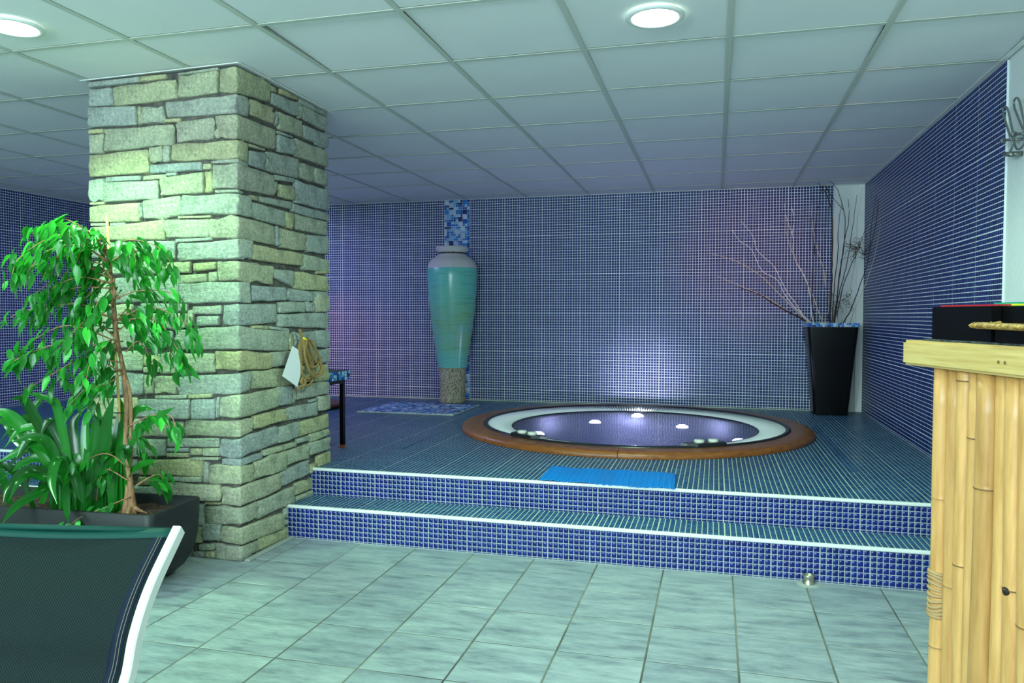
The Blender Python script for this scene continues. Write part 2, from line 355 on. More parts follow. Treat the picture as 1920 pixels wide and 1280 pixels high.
# ------------------------------------------------------------------ measured shapes (metres)
STONES=[
('F',0.855,0.544,2.271,2.272,2.246,2.247),('F',0.544,0.391,2.274,2.269,2.247,2.248),('F',0.318,0.098,2.264,2.271,2.259,2.259),('F',0.322,0.104,2.257,2.258,2.154,2.156),
('F',0.700,0.327,2.235,2.238,2.145,2.148),('F',0.855,0.706,2.241,2.232,2.156,2.150),('F',0.855,0.564,2.149,2.134,2.052,2.046),('F',0.539,0.406,2.127,2.124,2.048,2.044),
('F',0.561,0.542,2.130,2.132,2.046,2.046),('F',0.398,0.309,2.057,2.056,2.044,2.039),('F',0.855,0.763,2.042,2.040,2.024,2.022),('F',0.855,0.770,2.018,2.017,1.927,1.927),
('F',0.761,0.346,2.037,2.034,1.932,1.935),('F',0.339,0.130,2.046,2.046,1.947,1.952),('F',0.855,0.494,1.921,1.925,1.808,1.818),('F',0.491,0.416,1.935,1.938,1.862,1.862),
('F',0.411,0.371,1.938,1.937,1.862,1.863),('F',0.486,0.193,1.851,1.849,1.809,1.811),('F',0.190,0.143,1.839,1.838,1.812,1.812),('F',0.755,0.545,1.807,1.805,1.784,1.783),
('F',0.532,0.396,1.800,1.804,1.782,1.783),('F',0.396,0.337,1.807,1.807,1.795,1.794),('F',0.855,0.771,1.797,1.798,1.694,1.694),('F',0.765,0.443,1.780,1.777,1.686,1.687),
('F',0.433,0.185,1.787,1.802,1.703,1.707),('F',0.179,0.139,1.805,1.805,1.705,1.705),('F',0.855,0.770,1.691,1.690,1.678,1.678),('F',0.855,0.555,1.671,1.677,1.593,1.585),
('F',0.550,0.536,1.670,1.676,1.598,1.603),('F',0.535,0.318,1.686,1.696,1.598,1.604),('F',0.328,0.143,1.603,1.600,1.593,1.590),('F',0.855,0.759,1.589,1.586,1.576,1.572),
('F',0.734,0.645,1.585,1.585,1.572,1.569),('F',0.855,0.410,1.569,1.590,1.508,1.495),('F',0.406,0.155,1.590,1.584,1.505,1.502),('F',0.347,0.142,1.498,1.500,1.481,1.487),
('F',0.855,0.354,1.498,1.489,1.416,1.401),('F',0.452,0.266,1.388,1.391,1.339,1.336),('F',0.855,0.458,1.406,1.393,1.338,1.334),('F',0.246,0.121,1.381,1.388,1.345,1.353),
('F',0.168,0.116,1.341,1.343,1.296,1.300),('F',0.330,0.172,1.327,1.331,1.288,1.293),('F',0.714,0.333,1.322,1.327,1.201,1.205),('F',0.855,0.719,1.330,1.322,1.207,1.206),
('F',0.252,0.097,1.181,1.186,1.143,1.144),('F',0.233,0.110,1.135,1.138,1.090,1.096),('F',0.285,0.255,1.166,1.168,1.090,1.090),('F',0.555,0.288,1.197,1.194,1.156,1.156),
('F',0.556,0.289,1.149,1.150,1.078,1.079),('F',0.609,0.367,1.070,1.066,0.980,0.984),('F',0.845,0.614,1.193,1.192,1.102,1.103),('F',0.848,0.616,1.097,1.095,0.977,0.980),
('F',0.855,0.547,0.963,0.969,0.867,0.875),('F',0.540,0.447,0.948,0.951,0.896,0.900),('F',0.541,0.448,0.891,0.896,0.864,0.867),('F',0.445,0.132,0.955,0.965,0.862,0.876),
('F',0.855,0.666,0.858,0.864,0.743,0.751),('F',0.659,0.549,0.864,0.859,0.751,0.755),('F',0.542,0.484,0.854,0.850,0.760,0.762),('F',0.478,0.352,0.845,0.854,0.762,0.766),
('F',0.473,0.291,0.756,0.765,0.742,0.748),('F',0.285,0.153,0.766,0.775,0.748,0.758),('F',0.855,0.583,0.732,0.743,0.636,0.645),('F',0.576,0.279,0.736,0.743,0.649,0.654),
('F',0.273,0.137,0.743,0.753,0.651,0.657),('F',0.129,0.108,0.753,0.759,0.660,0.663),('F',0.855,0.565,0.625,0.639,0.533,0.550),('F',0.559,0.318,0.634,0.639,0.550,0.562),
('F',0.413,0.117,0.554,0.570,0.510,0.526),('F',0.855,0.420,0.524,0.549,0.436,0.463),('F',0.413,0.288,0.505,0.514,0.489,0.496),('F',0.282,0.215,0.510,0.514,0.479,0.483),
('F',0.208,0.112,0.514,0.522,0.481,0.483),('F',0.414,0.289,0.482,0.489,0.462,0.469),('F',0.277,0.118,0.469,0.479,0.457,0.466),('F',0.855,0.588,0.427,0.445,0.344,0.364),
('F',0.582,0.213,0.438,0.465,0.367,0.385),('F',0.206,0.177,0.450,0.455,0.353,0.355),('F',0.589,0.428,0.356,0.369,0.316,0.327),('F',0.422,0.346,0.367,0.374,0.349,0.352),
('F',0.340,0.216,0.373,0.381,0.349,0.357),('F',0.429,0.114,0.338,0.351,0.254,0.276),('F',0.855,0.436,0.289,0.322,0.213,0.248),('F',0.200,0.115,0.263,0.266,0.251,0.257),
('F',0.855,0.206,0.208,0.256,0.099,0.153),('F',0.214,0.113,0.157,0.161,0.080,0.082),('F',0.855,0.220,0.088,0.147,0.006,0.069),('F',0.233,0.148,0.061,0.071,0.032,0.040),
('F',0.271,0.209,0.020,0.029,0.000,0.000),('F',0.203,0.150,0.027,0.035,0.000,0.000),('F',0.855,0.277,0.000,0.057,0.000,0.000),('R',0.278,0.333,2.263,2.266,2.235,2.240),
('R',0.283,0.524,2.231,2.246,2.178,2.170),('R',0.358,0.521,2.270,2.277,2.247,2.255),('R',0.528,0.555,2.254,2.251,2.166,2.167),('R',0.546,0.840,2.273,2.276,2.246,2.251),
('R',0.566,0.840,2.243,2.245,2.173,2.167),('R',0.108,0.300,2.150,2.162,2.076,2.081),('R',0.309,0.331,2.142,2.143,2.081,2.081),('R',0.336,0.560,2.149,2.158,2.062,2.071),
('R',0.568,0.840,2.141,2.152,2.073,2.075),('R',0.709,0.840,2.138,2.151,2.065,2.069),('R',0.336,0.477,2.057,2.060,2.042,2.049),('R',0.335,0.481,2.036,2.044,1.954,1.963),
('R',0.491,0.840,2.056,2.061,1.965,1.971),('R',0.087,0.219,1.907,1.926,1.840,1.838),('R',0.224,0.524,1.933,1.952,1.836,1.853),('R',0.088,0.216,1.939,1.941,1.926,1.931),
('R',0.536,0.691,1.942,1.944,1.860,1.859),('R',0.698,0.840,1.945,1.949,1.861,1.864),('R',0.304,0.478,1.833,1.845,1.807,1.822),('R',0.304,0.337,1.803,1.805,1.759,1.759),
('R',0.343,0.481,1.794,1.805,1.729,1.733),('R',0.488,0.840,1.841,1.844,1.723,1.726),('R',0.101,0.163,1.704,1.706,1.683,1.684),('R',0.174,0.456,1.708,1.722,1.682,1.684),
('R',0.460,0.840,1.717,1.713,1.670,1.668),('R',0.100,0.400,1.673,1.670,1.600,1.585),('R',0.406,0.475,1.668,1.668,1.586,1.583),('R',0.495,0.840,1.668,1.663,1.585,1.587),
('R',0.715,0.840,1.700,1.705,1.677,1.680),('R',0.726,0.840,1.665,1.665,1.591,1.592),('R',0.300,0.337,1.579,1.578,1.482,1.485),('R',0.341,0.599,1.573,1.571,1.478,1.483),
('R',0.609,0.840,1.572,1.582,1.479,1.485),('R',0.105,0.555,1.471,1.466,1.401,1.400),('R',0.559,0.840,1.464,1.453,1.384,1.382),('R',0.711,0.840,1.450,1.450,1.367,1.370),
('R',0.288,0.471,1.373,1.368,1.327,1.285),('R',0.481,0.840,1.369,1.361,1.279,1.271),('R',0.098,0.394,1.278,1.283,1.207,1.216),('R',0.400,0.430,1.274,1.273,1.221,1.220),
('R',0.434,0.840,1.275,1.271,1.214,1.217),('R',0.707,0.840,1.262,1.259,1.164,1.165),('R',0.329,0.579,1.207,1.212,1.152,1.159),('R',0.584,0.677,1.212,1.214,1.159,1.162),
('R',0.686,0.840,1.242,1.245,1.160,1.166),('R',0.324,0.840,1.149,1.157,1.084,1.066),('R',0.238,0.414,1.088,1.072,1.075,1.056),('R',0.106,0.223,1.091,1.090,1.079,1.073),
('R',0.421,0.458,1.050,1.047,0.961,0.963),('R',0.463,0.684,1.055,1.054,0.963,0.953),('R',0.691,0.840,1.056,1.054,0.965,0.960),('R',0.262,0.457,0.957,0.955,0.886,0.879),
('R',0.468,0.840,0.957,0.952,0.886,0.871),('R',0.101,0.473,0.875,0.869,0.790,0.779),('R',0.481,0.840,0.875,0.865,0.789,0.773),('R',0.313,0.450,0.782,0.776,0.687,0.683),
('R',0.458,0.488,0.761,0.761,0.688,0.687),('R',0.493,0.840,0.775,0.768,0.698,0.697),('R',0.629,0.722,0.683,0.689,0.671,0.676),('R',0.107,0.395,0.664,0.667,0.603,0.604),
('R',0.401,0.702,0.668,0.667,0.600,0.592),('R',0.710,0.840,0.694,0.690,0.610,0.610),('R',0.310,0.516,0.582,0.581,0.500,0.501),('R',0.520,0.840,0.580,0.587,0.503,0.504),
('R',0.185,0.482,0.486,0.481,0.457,0.456),('R',0.493,0.615,0.493,0.493,0.470,0.466),('R',0.621,0.840,0.500,0.500,0.453,0.461),('R',0.398,0.607,0.450,0.452,0.374,0.373),
('R',0.614,0.840,0.451,0.452,0.387,0.381),('R',0.107,0.392,0.442,0.453,0.360,0.357),('R',0.330,0.613,0.352,0.366,0.277,0.287),('R',0.619,0.689,0.336,0.335,0.285,0.283),
('R',0.694,0.840,0.373,0.374,0.283,0.284),('R',0.468,0.752,0.265,0.262,0.197,0.196),('R',0.132,0.464,0.250,0.255,0.162,0.167),('R',0.472,0.668,0.190,0.190,0.170,0.166),
('R',0.367,0.437,0.156,0.156,0.106,0.096),('R',0.367,0.437,0.098,0.092,0.073,0.062),('R',0.137,0.427,0.071,0.053,0.008,0.000),('C',0.096,0.274,2.267,2.267,2.162,2.154,2.284,2.175),
('C',0.391,0.091,2.140,2.143,2.066,2.059,2.151,2.064),('C',0.122,0.322,2.053,2.051,1.949,1.942,2.059,1.959),('C',0.365,0.082,1.938,1.940,1.861,1.852,1.940,1.849),('C',0.137,0.070,1.849,1.849,1.838,1.833,1.844,1.827),
('C',0.133,0.300,1.834,1.832,1.720,1.714,1.825,1.727),('C',0.122,0.036,1.715,1.712,1.702,1.699,1.707,1.697),('C',0.309,0.100,1.699,1.695,1.606,1.600,1.692,1.600),('C',0.153,0.291,1.584,1.591,1.495,1.490,1.583,1.486),
('C',0.328,0.097,1.476,1.487,1.392,1.398,1.488,1.398),('C',0.112,0.278,1.386,1.386,1.298,1.298,1.383,1.291),('C',0.327,0.088,1.288,1.291,1.195,1.198,1.293,1.197),('C',0.091,0.319,1.188,1.191,1.094,1.096,1.198,1.101),
('C',0.361,0.417,1.069,1.091,0.976,0.985,1.059,0.959),('C',0.130,0.258,0.975,0.981,0.882,0.885,0.955,0.878),('C',0.343,0.093,0.847,0.875,0.761,0.778,0.876,0.784),('C',0.103,0.313,0.756,0.772,0.665,0.669,0.782,0.684),
('C',0.314,0.107,0.642,0.658,0.567,0.579,0.656,0.590),('C',0.111,0.310,0.567,0.572,0.486,0.482,0.590,0.503),('C',0.102,0.180,0.473,0.479,0.446,0.445,0.476,0.447),('C',0.173,0.103,0.439,0.443,0.355,0.357,0.440,0.355),
('C',0.108,0.336,0.344,0.349,0.258,0.256,0.351,0.263),('C',0.200,0.132,0.247,0.252,0.164,0.170,0.253,0.172),('C',0.108,0.359,0.156,0.161,0.085,0.080,0.141,0.059),('C',0.145,0.133,0.073,0.072,0.000,0.003,0.062,0.000),
]
TWIGS=[('pale',[(1.421,3.7,0.98),(1.321,3.68,1.094),(1.239,3.675,1.222),(1.123,3.67,1.394),(1.039,3.665,1.566),(0.906,3.66,1.705),(0.854,3.655,1.844),(0.762,3.65,1.966)]),('pale',[(1.425,3.7,0.98),(1.329,3.68,1.094),(1.14,3.667,1.308),(1.072,3.653,1.445),(0.94,3.64,1.532),(0.855,3.627,1.704),(0.754,3.613,1.79),(0.687,3.6,1.885)]),('tan',[(1.421,3.7,0.98),(1.321,3.68,1.094),(1.122,3.644,1.29),(0.955,3.608,1.461),(0.788,3.572,1.581),(0.622,3.536,1.649),(0.523,3.5,1.674)]),('tan',[(1.413,3.7,0.98),(1.305,3.68,1.094),(1.156,3.648,1.188),(0.957,3.615,1.316),(0.758,3.582,1.402),(0.566,3.55,1.488)]),('dark',[(1.404,3.7,0.98),(1.289,3.68,1.103),(1.17,3.623,1.171),(1.02,3.565,1.255),(0.886,3.508,1.339),(0.738,3.45,1.385)]),('pale',[(1.441,3.7,0.98),(1.361,3.68,1.094),(1.335,3.692,1.325),(1.286,3.703,1.496),(1.204,3.715,1.652),(1.195,3.727,1.825),(1.137,3.738,2.0),(1.12,3.75,2.122)]),('tan',[(1.476,3.7,0.98),(1.433,3.68,1.095),(1.367,3.684,1.29),(1.285,3.688,1.478),(1.202,3.692,1.651),(1.143,3.696,1.84),(1.134,3.7,1.995)]),('tan',[(1.488,3.7,0.98),(1.457,3.68,1.095),(1.465,3.704,1.29),(1.449,3.728,1.53),(1.384,3.752,1.755),(1.352,3.776,1.981),(1.352,3.8,2.19)]),('dark',[(1.451,3.7,0.98),(1.382,3.68,1.094),(1.351,3.684,1.29),(1.356,3.688,1.529),(1.369,3.692,1.783),(1.375,3.696,1.97),(1.426,3.7,2.273)]),('dark',[(1.504,3.7,0.98),(1.488,3.68,1.095),(1.499,3.664,1.289),(1.501,3.648,1.524),(1.493,3.632,1.959),(1.457,3.616,2.124),(1.383,3.6,2.258)]),('dark',[(1.524,3.7,0.98),(1.528,3.68,1.095),(1.565,3.654,1.524),(1.589,3.628,1.722),(1.589,3.602,1.952),(1.528,3.576,2.182),(1.454,3.55,2.271)]),('dark',[(1.528,3.7,0.98),(1.536,3.68,1.095),(1.556,3.685,1.357),(1.598,3.69,1.761),(1.635,3.695,1.962),(1.625,3.7,2.13)]),('dark',[(1.52,3.7,0.98),(1.52,3.68,1.095),(1.553,3.66,1.289),(1.616,3.64,1.589),(1.648,3.62,1.853),(1.678,3.6,2.147)]),('tan',[(1.555,3.7,0.98),(1.591,3.68,1.095),(1.642,3.635,1.355),(1.677,3.59,1.651),(1.68,3.545,1.942),(1.699,3.5,2.179)]),('dark',[(1.563,3.7,0.98),(1.606,3.68,1.095),(1.637,3.584,1.187),(1.68,3.488,1.35),(1.734,3.392,1.587),(1.735,3.296,1.816),(1.752,3.2,2.083)]),('tan',[(1.587,3.7,0.98),(1.653,3.68,1.095),(1.66,3.535,1.187),(1.722,3.39,1.411),(1.779,3.245,1.653),(1.79,3.1,1.854)]),('dark',[(1.532,3.7,0.98),(1.543,3.68,1.095),(1.587,3.587,1.42),(1.661,3.493,1.644),(1.731,3.4,1.891)]),('dark',[(1.516,3.7,0.98),(1.512,3.68,1.095),(1.526,3.698,1.358),(1.555,3.715,1.697),(1.558,3.732,1.918),(1.586,3.75,2.105)]),('pale',[(1.532,3.7,0.98),(1.543,3.68,1.095),(1.567,3.67,1.525),(1.592,3.66,1.825),(1.648,3.65,2.155)])]
ROPE=[[(-1.515,0.239,1.069),(-1.515,0.255,1.04),(-1.515,0.271,1.02)],[(-1.515,0.26,1.018),(-1.515,0.243,0.976),(-1.515,0.253,0.92),(-1.515,0.301,0.883),(-1.515,0.345,0.866),(-1.515,0.402,0.868),(-1.515,0.431,0.896),(-1.515,0.426,0.928),(-1.515,0.392,0.962),(-1.515,0.353,1.001),(-1.515,0.314,1.016)],[(-1.515,0.255,1.015),(-1.515,0.259,0.953),(-1.515,0.291,0.89),(-1.515,0.323,0.845),(-1.515,0.373,0.83),(-1.515,0.425,0.838),(-1.515,0.44,0.863),(-1.515,0.42,0.911),(-1.515,0.38,0.957),(-1.515,0.342,1.004)],[(-1.515,0.276,1.012),(-1.515,0.254,0.953),(-1.515,0.285,0.873),(-1.515,0.334,0.824),(-1.515,0.39,0.814),(-1.515,0.437,0.84),(-1.515,0.44,0.869)],[(-1.515,0.238,1.004),(-1.515,0.227,0.963),(-1.515,0.245,0.892),(-1.515,0.257,0.835),(-1.515,0.289,0.81),(-1.515,0.328,0.81),(-1.515,0.345,0.815)],[(-1.515,0.292,0.994),(-1.515,0.308,0.945),(-1.515,0.335,0.904),(-1.515,0.357,0.857)],[(-1.515,0.317,1.002),(-1.515,0.346,0.944),(-1.515,0.397,0.886)],[(-1.515,0.303,1.002),(-1.515,0.324,0.95),(-1.515,0.368,0.902),(-1.515,0.374,0.867)],[(-1.515,0.252,0.819),(-1.515,0.235,0.798),(-1.515,0.251,0.777),(-1.515,0.224,0.765),(-1.515,0.198,0.766)],[(-1.515,0.241,0.809),(-1.515,0.284,0.774),(-1.515,0.333,0.778),(-1.515,0.359,0.805)],[(-1.515,0.257,0.813),(-1.515,0.262,0.79),(-1.515,0.235,0.775),(-1.515,0.214,0.775)]]
CARD=[(-1.515,0.168,0.985),(-1.515,0.238,0.957),(-1.515,0.241,0.837),(-1.515,0.209,0.774),(-1.515,0.071,0.84)]
HOOKS=[[(1.752,0.391,1.888),(1.752,0.429,1.931),(1.752,0.477,1.996),(1.752,0.498,2.033),(1.752,0.483,2.044),(1.752,0.454,2.035),(1.752,0.43,2.008),(1.752,0.394,1.944),(1.752,0.37,1.897),(1.752,0.375,1.856),(1.752,0.401,1.836),(1.752,0.426,1.83)],[(1.752,0.255,1.886),(1.752,0.305,1.943),(1.752,0.36,2.005),(1.752,0.372,2.034),(1.752,0.355,2.045),(1.752,0.324,2.036),(1.752,0.299,2.005),(1.752,0.273,1.955),(1.752,0.25,1.91),(1.752,0.246,1.844),(1.752,0.271,1.827),(1.752,0.311,1.826),(1.752,0.343,1.844),(1.752,0.362,1.874),(1.752,0.367,1.901)]]
FICUS=[[(-1.917,-0.593,1.388),(-1.948,-0.602,1.455),(-1.99,-0.616,1.443),(-2.03,-0.631,1.387)],[(-1.905,-0.593,1.298),(-1.969,-0.597,1.344),(-2.031,-0.604,1.299),(-2.083,-0.61,1.208)],[(-1.893,-0.594,1.163),(-1.961,-0.594,1.186),(-2.028,-0.597,1.118),(-2.074,-0.595,1.026)],[(-1.87,-0.593,1.028),(-1.939,-0.577,1.004),(-1.997,-0.561,0.911),(-2.044,-0.542,0.816)],[(-1.917,-0.594,1.343),(-1.882,-0.573,1.389),(-1.845,-0.554,1.344),(-1.841,-0.545,1.254)],[(-1.928,-0.595,1.41),(-2.041,-0.59,1.504),(-2.177,-0.594,1.484),(-2.291,-0.595,1.395)],[(-1.917,-0.594,1.365),(-1.981,-0.681,1.426),(-2.049,-0.773,1.398),(-2.071,-0.854,1.308)],[(-1.905,-0.594,1.276),(-2.019,-0.644,1.297),(-2.11,-0.691,1.251),(-2.156,-0.728,1.162)],[(-1.882,-0.593,1.118),(-1.864,-0.552,1.163),(-1.844,-0.513,1.118),(-1.845,-0.482,1.025)],[(-1.858,-0.593,0.916),(-1.902,-0.605,0.893),(-1.944,-0.62,0.803),(-1.965,-0.627,0.736)],[(-1.928,-0.596,1.388),(-2.061,-0.597,1.503),(-2.25,-0.617,1.518),(-2.341,-0.615,1.417)],[(-1.928,-0.597,1.365),(-2.053,-0.689,1.471),(-2.17,-0.786,1.378),(-2.153,-0.846,1.299)],[(-1.939,-0.598,1.41),(-2.022,-0.637,1.509),(-2.092,-0.676,1.54),(-2.117,-0.706,1.471)],[(-1.917,-0.594,1.343),(-2.043,-0.674,1.384),(-2.154,-0.751,1.337),(-2.176,-0.806,1.28)],[(-1.916,-0.596,1.298),(-2.027,-0.636,1.342),(-2.168,-0.688,1.252),(-2.211,-0.714,1.184)],[(-1.905,-0.594,1.253),(-2.051,-0.642,1.252),(-2.151,-0.679,1.185),(-2.208,-0.706,1.107)],[(-1.928,-0.595,1.41),(-1.938,-0.67,1.47),(-1.944,-0.745,1.505),(-1.915,-0.815,1.413)],[(-1.928,-0.595,1.41),(-1.806,-0.612,1.451),(-1.664,-0.625,1.424),(-1.566,-0.652,1.356)],[(-1.917,-0.594,1.365),(-1.768,-0.596,1.407),(-1.652,-0.61,1.36),(-1.601,-0.642,1.292)],[(-1.917,-0.594,1.343),(-1.864,-0.548,1.368),(-1.83,-0.509,1.324),(-1.841,-0.482,1.257)],[(-1.894,-0.593,1.208),(-1.806,-0.554,1.242),(-1.684,-0.509,1.232),(-1.637,-0.485,1.141)],[(-1.882,-0.593,1.118),(-1.713,-0.603,1.174),(-1.546,-0.618,1.119),(-1.436,-0.649,1.034)],[(-1.881,-0.594,1.073),(-1.807,-0.555,1.118),(-1.709,-0.515,1.027),(-1.675,-0.493,0.89)],[(-1.882,-0.593,1.118),(-1.689,-0.601,1.119),(-1.563,-0.631,1.011),(-1.492,-0.675,0.928)],[(-1.893,-0.596,1.118),(-2.032,-0.634,1.185),(-2.224,-0.689,1.162),(-2.34,-0.725,1.117)],[(-1.881,-0.596,1.028),(-2.029,-0.694,1.096),(-2.127,-0.783,1.032),(-2.158,-0.855,0.948)],[(-1.87,-0.594,0.983),(-1.996,-0.702,1.03),(-2.102,-0.807,0.99),(-2.15,-0.898,0.93)],[(-1.87,-0.593,1.028),(-1.989,-0.596,1.095),(-2.14,-0.612,1.026),(-2.227,-0.612,0.933)],[(-1.858,-0.593,0.938),(-1.971,-0.673,0.963),(-2.058,-0.75,0.9),(-2.119,-0.819,0.84)],[(-1.872,-0.587,1.208),(-1.91,-0.648,1.207),(-1.903,-0.699,1.14),(-1.874,-0.745,1.054)],[(-1.858,-0.594,0.893),(-1.975,-0.584,0.936),(-2.093,-0.578,0.887),(-2.167,-0.562,0.791)],[(-1.848,-0.588,0.983),(-1.813,-0.551,1.028),(-1.786,-0.52,0.958),(-1.793,-0.498,0.888)],[(-1.834,-0.595,0.669),(-1.718,-0.605,0.719),(-1.605,-0.617,0.725),(-1.555,-0.647,0.665)],[(-1.833,-0.597,0.624),(-1.805,-0.553,0.607),(-1.797,-0.515,0.566),(-1.822,-0.487,0.502)],[(-1.821,-0.598,0.489),(-1.91,-0.632,0.558),(-2.008,-0.672,0.516),(-2.052,-0.699,0.451)],[(-1.832,-0.603,0.444),(-1.922,-0.621,0.488),(-1.956,-0.629,0.419),(-1.969,-0.631,0.351)],[(-1.82,-0.602,0.376),(-1.879,-0.67,0.344),(-1.945,-0.741,0.312),(-1.946,-0.794,0.293)],[(-1.799,-0.595,0.421),(-1.747,-0.545,0.459),(-1.737,-0.508,0.441),(-1.753,-0.48,0.388)],[(-1.872,-0.587,1.208),(-1.931,-0.595,1.276),(-2.021,-0.616,1.208),(-2.068,-0.627,1.118)],[(-1.917,-0.595,1.32),(-2.022,-0.585,1.345),(-2.139,-0.58,1.301),(-2.212,-0.565,1.21)],[(-1.905,-0.594,1.276),(-1.992,-0.588,1.277),(-2.047,-0.575,1.232),(-2.102,-0.564,1.14)],[(-1.929,-0.594,1.433),(-1.942,-0.637,1.474),(-1.953,-0.682,1.447),(-1.962,-0.729,1.335)],[(-1.917,-0.594,1.343),(-1.968,-0.639,1.408),(-2.07,-0.701,1.383),(-2.105,-0.747,1.293)],[(-1.882,-0.593,1.118),(-1.926,-0.66,1.14),(-1.967,-0.73,1.075),(-1.963,-0.788,0.991)],[(-1.862,-0.595,0.893),(-1.879,-0.66,0.853),(-1.919,-0.73,0.837),(-1.955,-0.801,0.757)],[(-1.859,-0.59,1.028),(-1.874,-0.662,1.03),(-1.885,-0.736,0.946),(-1.852,-0.798,0.866)],[(-1.917,-0.593,1.388),(-1.834,-0.61,1.429),(-1.762,-0.632,1.404),(-1.722,-0.665,1.336)],[(-1.878,-0.591,1.141),(-1.813,-0.579,1.141),(-1.722,-0.562,1.074),(-1.696,-0.563,1.007)]]
STRAP=[(9,[(-2.143,-0.661,0.529),(-2.187,-0.709,0.693),(-2.207,-0.752,0.787),(-2.231,-0.799,0.795)]),(8,[(-2.131,-0.659,0.507),(-2.251,-0.676,0.664),(-2.304,-0.678,0.696),(-2.399,-0.697,0.603)]),(8,[(-2.12,-0.657,0.484),(-2.186,-0.685,0.645),(-2.259,-0.72,0.658),(-2.314,-0.753,0.582)]),(8,[(-2.109,-0.654,0.484),(-2.184,-0.687,0.634),(-2.234,-0.719,0.603),(-2.261,-0.746,0.539)]),(9,[(-2.109,-0.655,0.462),(-2.193,-0.653,0.56),(-2.298,-0.66,0.556),(-2.415,-0.674,0.46)]),(9,[(-2.109,-0.656,0.439),(-2.193,-0.68,0.53),(-2.276,-0.708,0.508),(-2.359,-0.737,0.442)]),(9,[(-2.13,-0.662,0.416),(-2.179,-0.746,0.498),(-2.2,-0.828,0.448),(-2.167,-0.895,0.39)]),(9,[(-2.152,-0.668,0.416),(-2.16,-0.74,0.398),(-2.186,-0.818,0.359),(-2.184,-0.889,0.302)]),(12,[(-2.043,-0.638,0.439),(-2.054,-0.625,0.55),(-2.118,-0.631,0.536),(-2.155,-0.631,0.45)]),(9,[(-2.087,-0.65,0.439),(-2.067,-0.722,0.544),(-2.026,-0.795,0.473),(-1.941,-0.856,0.395)]),(10,[(-2.065,-0.644,0.439),(-2.026,-0.688,0.495),(-1.956,-0.728,0.419),(-1.898,-0.77,0.371)]),(7,[(-2.087,-0.65,0.439),(-2.035,-0.719,0.412),(-1.963,-0.784,0.344),(-1.893,-0.849,0.323)]),(9,[(-2.043,-0.638,0.439),(-2.079,-0.627,0.595),(-2.092,-0.612,0.684),(-2.049,-0.583,0.751)]),(8,[(-2.01,-0.629,0.439),(-2.04,-0.609,0.594),(-2.048,-0.585,0.705),(-2.01,-0.55,0.76)]),(11,[(-1.956,-0.615,0.439),(-1.91,-0.637,0.626),(-1.867,-0.662,0.721),(-1.817,-0.685,0.813)]),(10,[(-1.901,-0.6,0.439),(-1.901,-0.576,0.618),(-1.902,-0.554,0.729),(-1.923,-0.539,0.784)]),(9,[(-1.891,-0.596,0.485),(-1.795,-0.579,0.645),(-1.699,-0.565,0.715),(-1.63,-0.559,0.754)]),(10,[(-1.88,-0.591,0.552),(-1.829,-0.569,0.711),(-1.787,-0.555,0.744),(-1.745,-0.541,0.737)]),(7,[(-1.857,-0.589,0.439),(-1.775,-0.605,0.504),(-1.703,-0.626,0.529),(-1.646,-0.651,0.548)]),(10,[(-1.846,-0.586,0.439),(-1.82,-0.613,0.559),(-1.826,-0.651,0.577),(-1.77,-0.677,0.511)]),(11,[(-2.153,-0.666,0.484),(-2.263,-0.716,0.669),(-2.304,-0.753,0.728),(-2.355,-0.794,0.742)]),(8,[(-2.153,-0.666,0.484),(-2.269,-0.659,0.683),(-2.262,-0.622,0.783),(-2.344,-0.613,0.796)]),(8,[(-2.087,-0.648,0.484),(-2.113,-0.673,0.736),(-2.124,-0.701,0.784),(-2.178,-0.74,0.82)]),(8,[(-2.022,-0.631,0.484),(-1.97,-0.595,0.663),(-2.015,-0.591,0.672),(-2.06,-0.588,0.624)]),(7,[(-1.956,-0.614,0.484),(-1.946,-0.578,0.593),(-2.012,-0.567,0.584),(-2.079,-0.556,0.565)]),(9,[(-2.109,-0.654,0.484),(-2.311,-0.674,0.592),(-2.404,-0.666,0.679),(-2.52,-0.667,0.652)]),(9,[(-2.087,-0.649,0.462),(-2.207,-0.692,0.6),(-2.281,-0.728,0.557),(-2.354,-0.764,0.515)]),(8,[(-2.065,-0.643,0.462),(-2.143,-0.671,0.667),(-2.153,-0.688,0.692),(-2.184,-0.713,0.604)]),(9,[(-1.999,-0.627,0.439),(-1.988,-0.621,0.553),(-1.978,-0.616,0.666),(-1.988,-0.618,0.734)]),(9,[(-1.978,-0.621,0.439),(-1.97,-0.598,0.527),(-1.961,-0.578,0.546),(-1.995,-0.572,0.474)]),(8,[(-2.109,-0.656,0.428),(-2.152,-0.746,0.466),(-2.149,-0.825,0.472),(-2.131,-0.902,0.404)]),(8,[(-2.098,-0.653,0.439),(-2.209,-0.665,0.481),(-2.266,-0.666,0.455),(-2.311,-0.665,0.383)]),(9,[(-1.912,-0.603,0.439),(-1.916,-0.582,0.549),(-1.953,-0.569,0.66),(-1.99,-0.558,0.703)]),(10,[(-2.109,-0.654,0.484),(-2.13,-0.631,0.616),(-2.172,-0.616,0.704),(-2.169,-0.589,0.748)]),(9,[(-2.131,-0.66,0.484),(-2.145,-0.698,0.603),(-2.178,-0.745,0.632),(-2.23,-0.798,0.616)])]
STEMS=[[(-1.834,-0.587,0.315),(-1.84,-0.584,0.439),(-1.848,-0.582,0.575),(-1.858,-0.578,0.756),(-1.877,-0.578,0.914),(-1.899,-0.578,1.073),(-1.915,-0.578,1.208),(-1.932,-0.578,1.344),(-1.948,-0.579,1.435)],[(-1.854,-0.592,0.315),(-1.848,-0.588,0.394),(-1.841,-0.581,0.53),(-1.833,-0.575,0.666),(-1.841,-0.572,0.801),(-1.868,-0.576,0.892),(-1.887,-0.577,1.028),(-1.904,-0.576,1.163),(-1.921,-0.576,1.299)]]
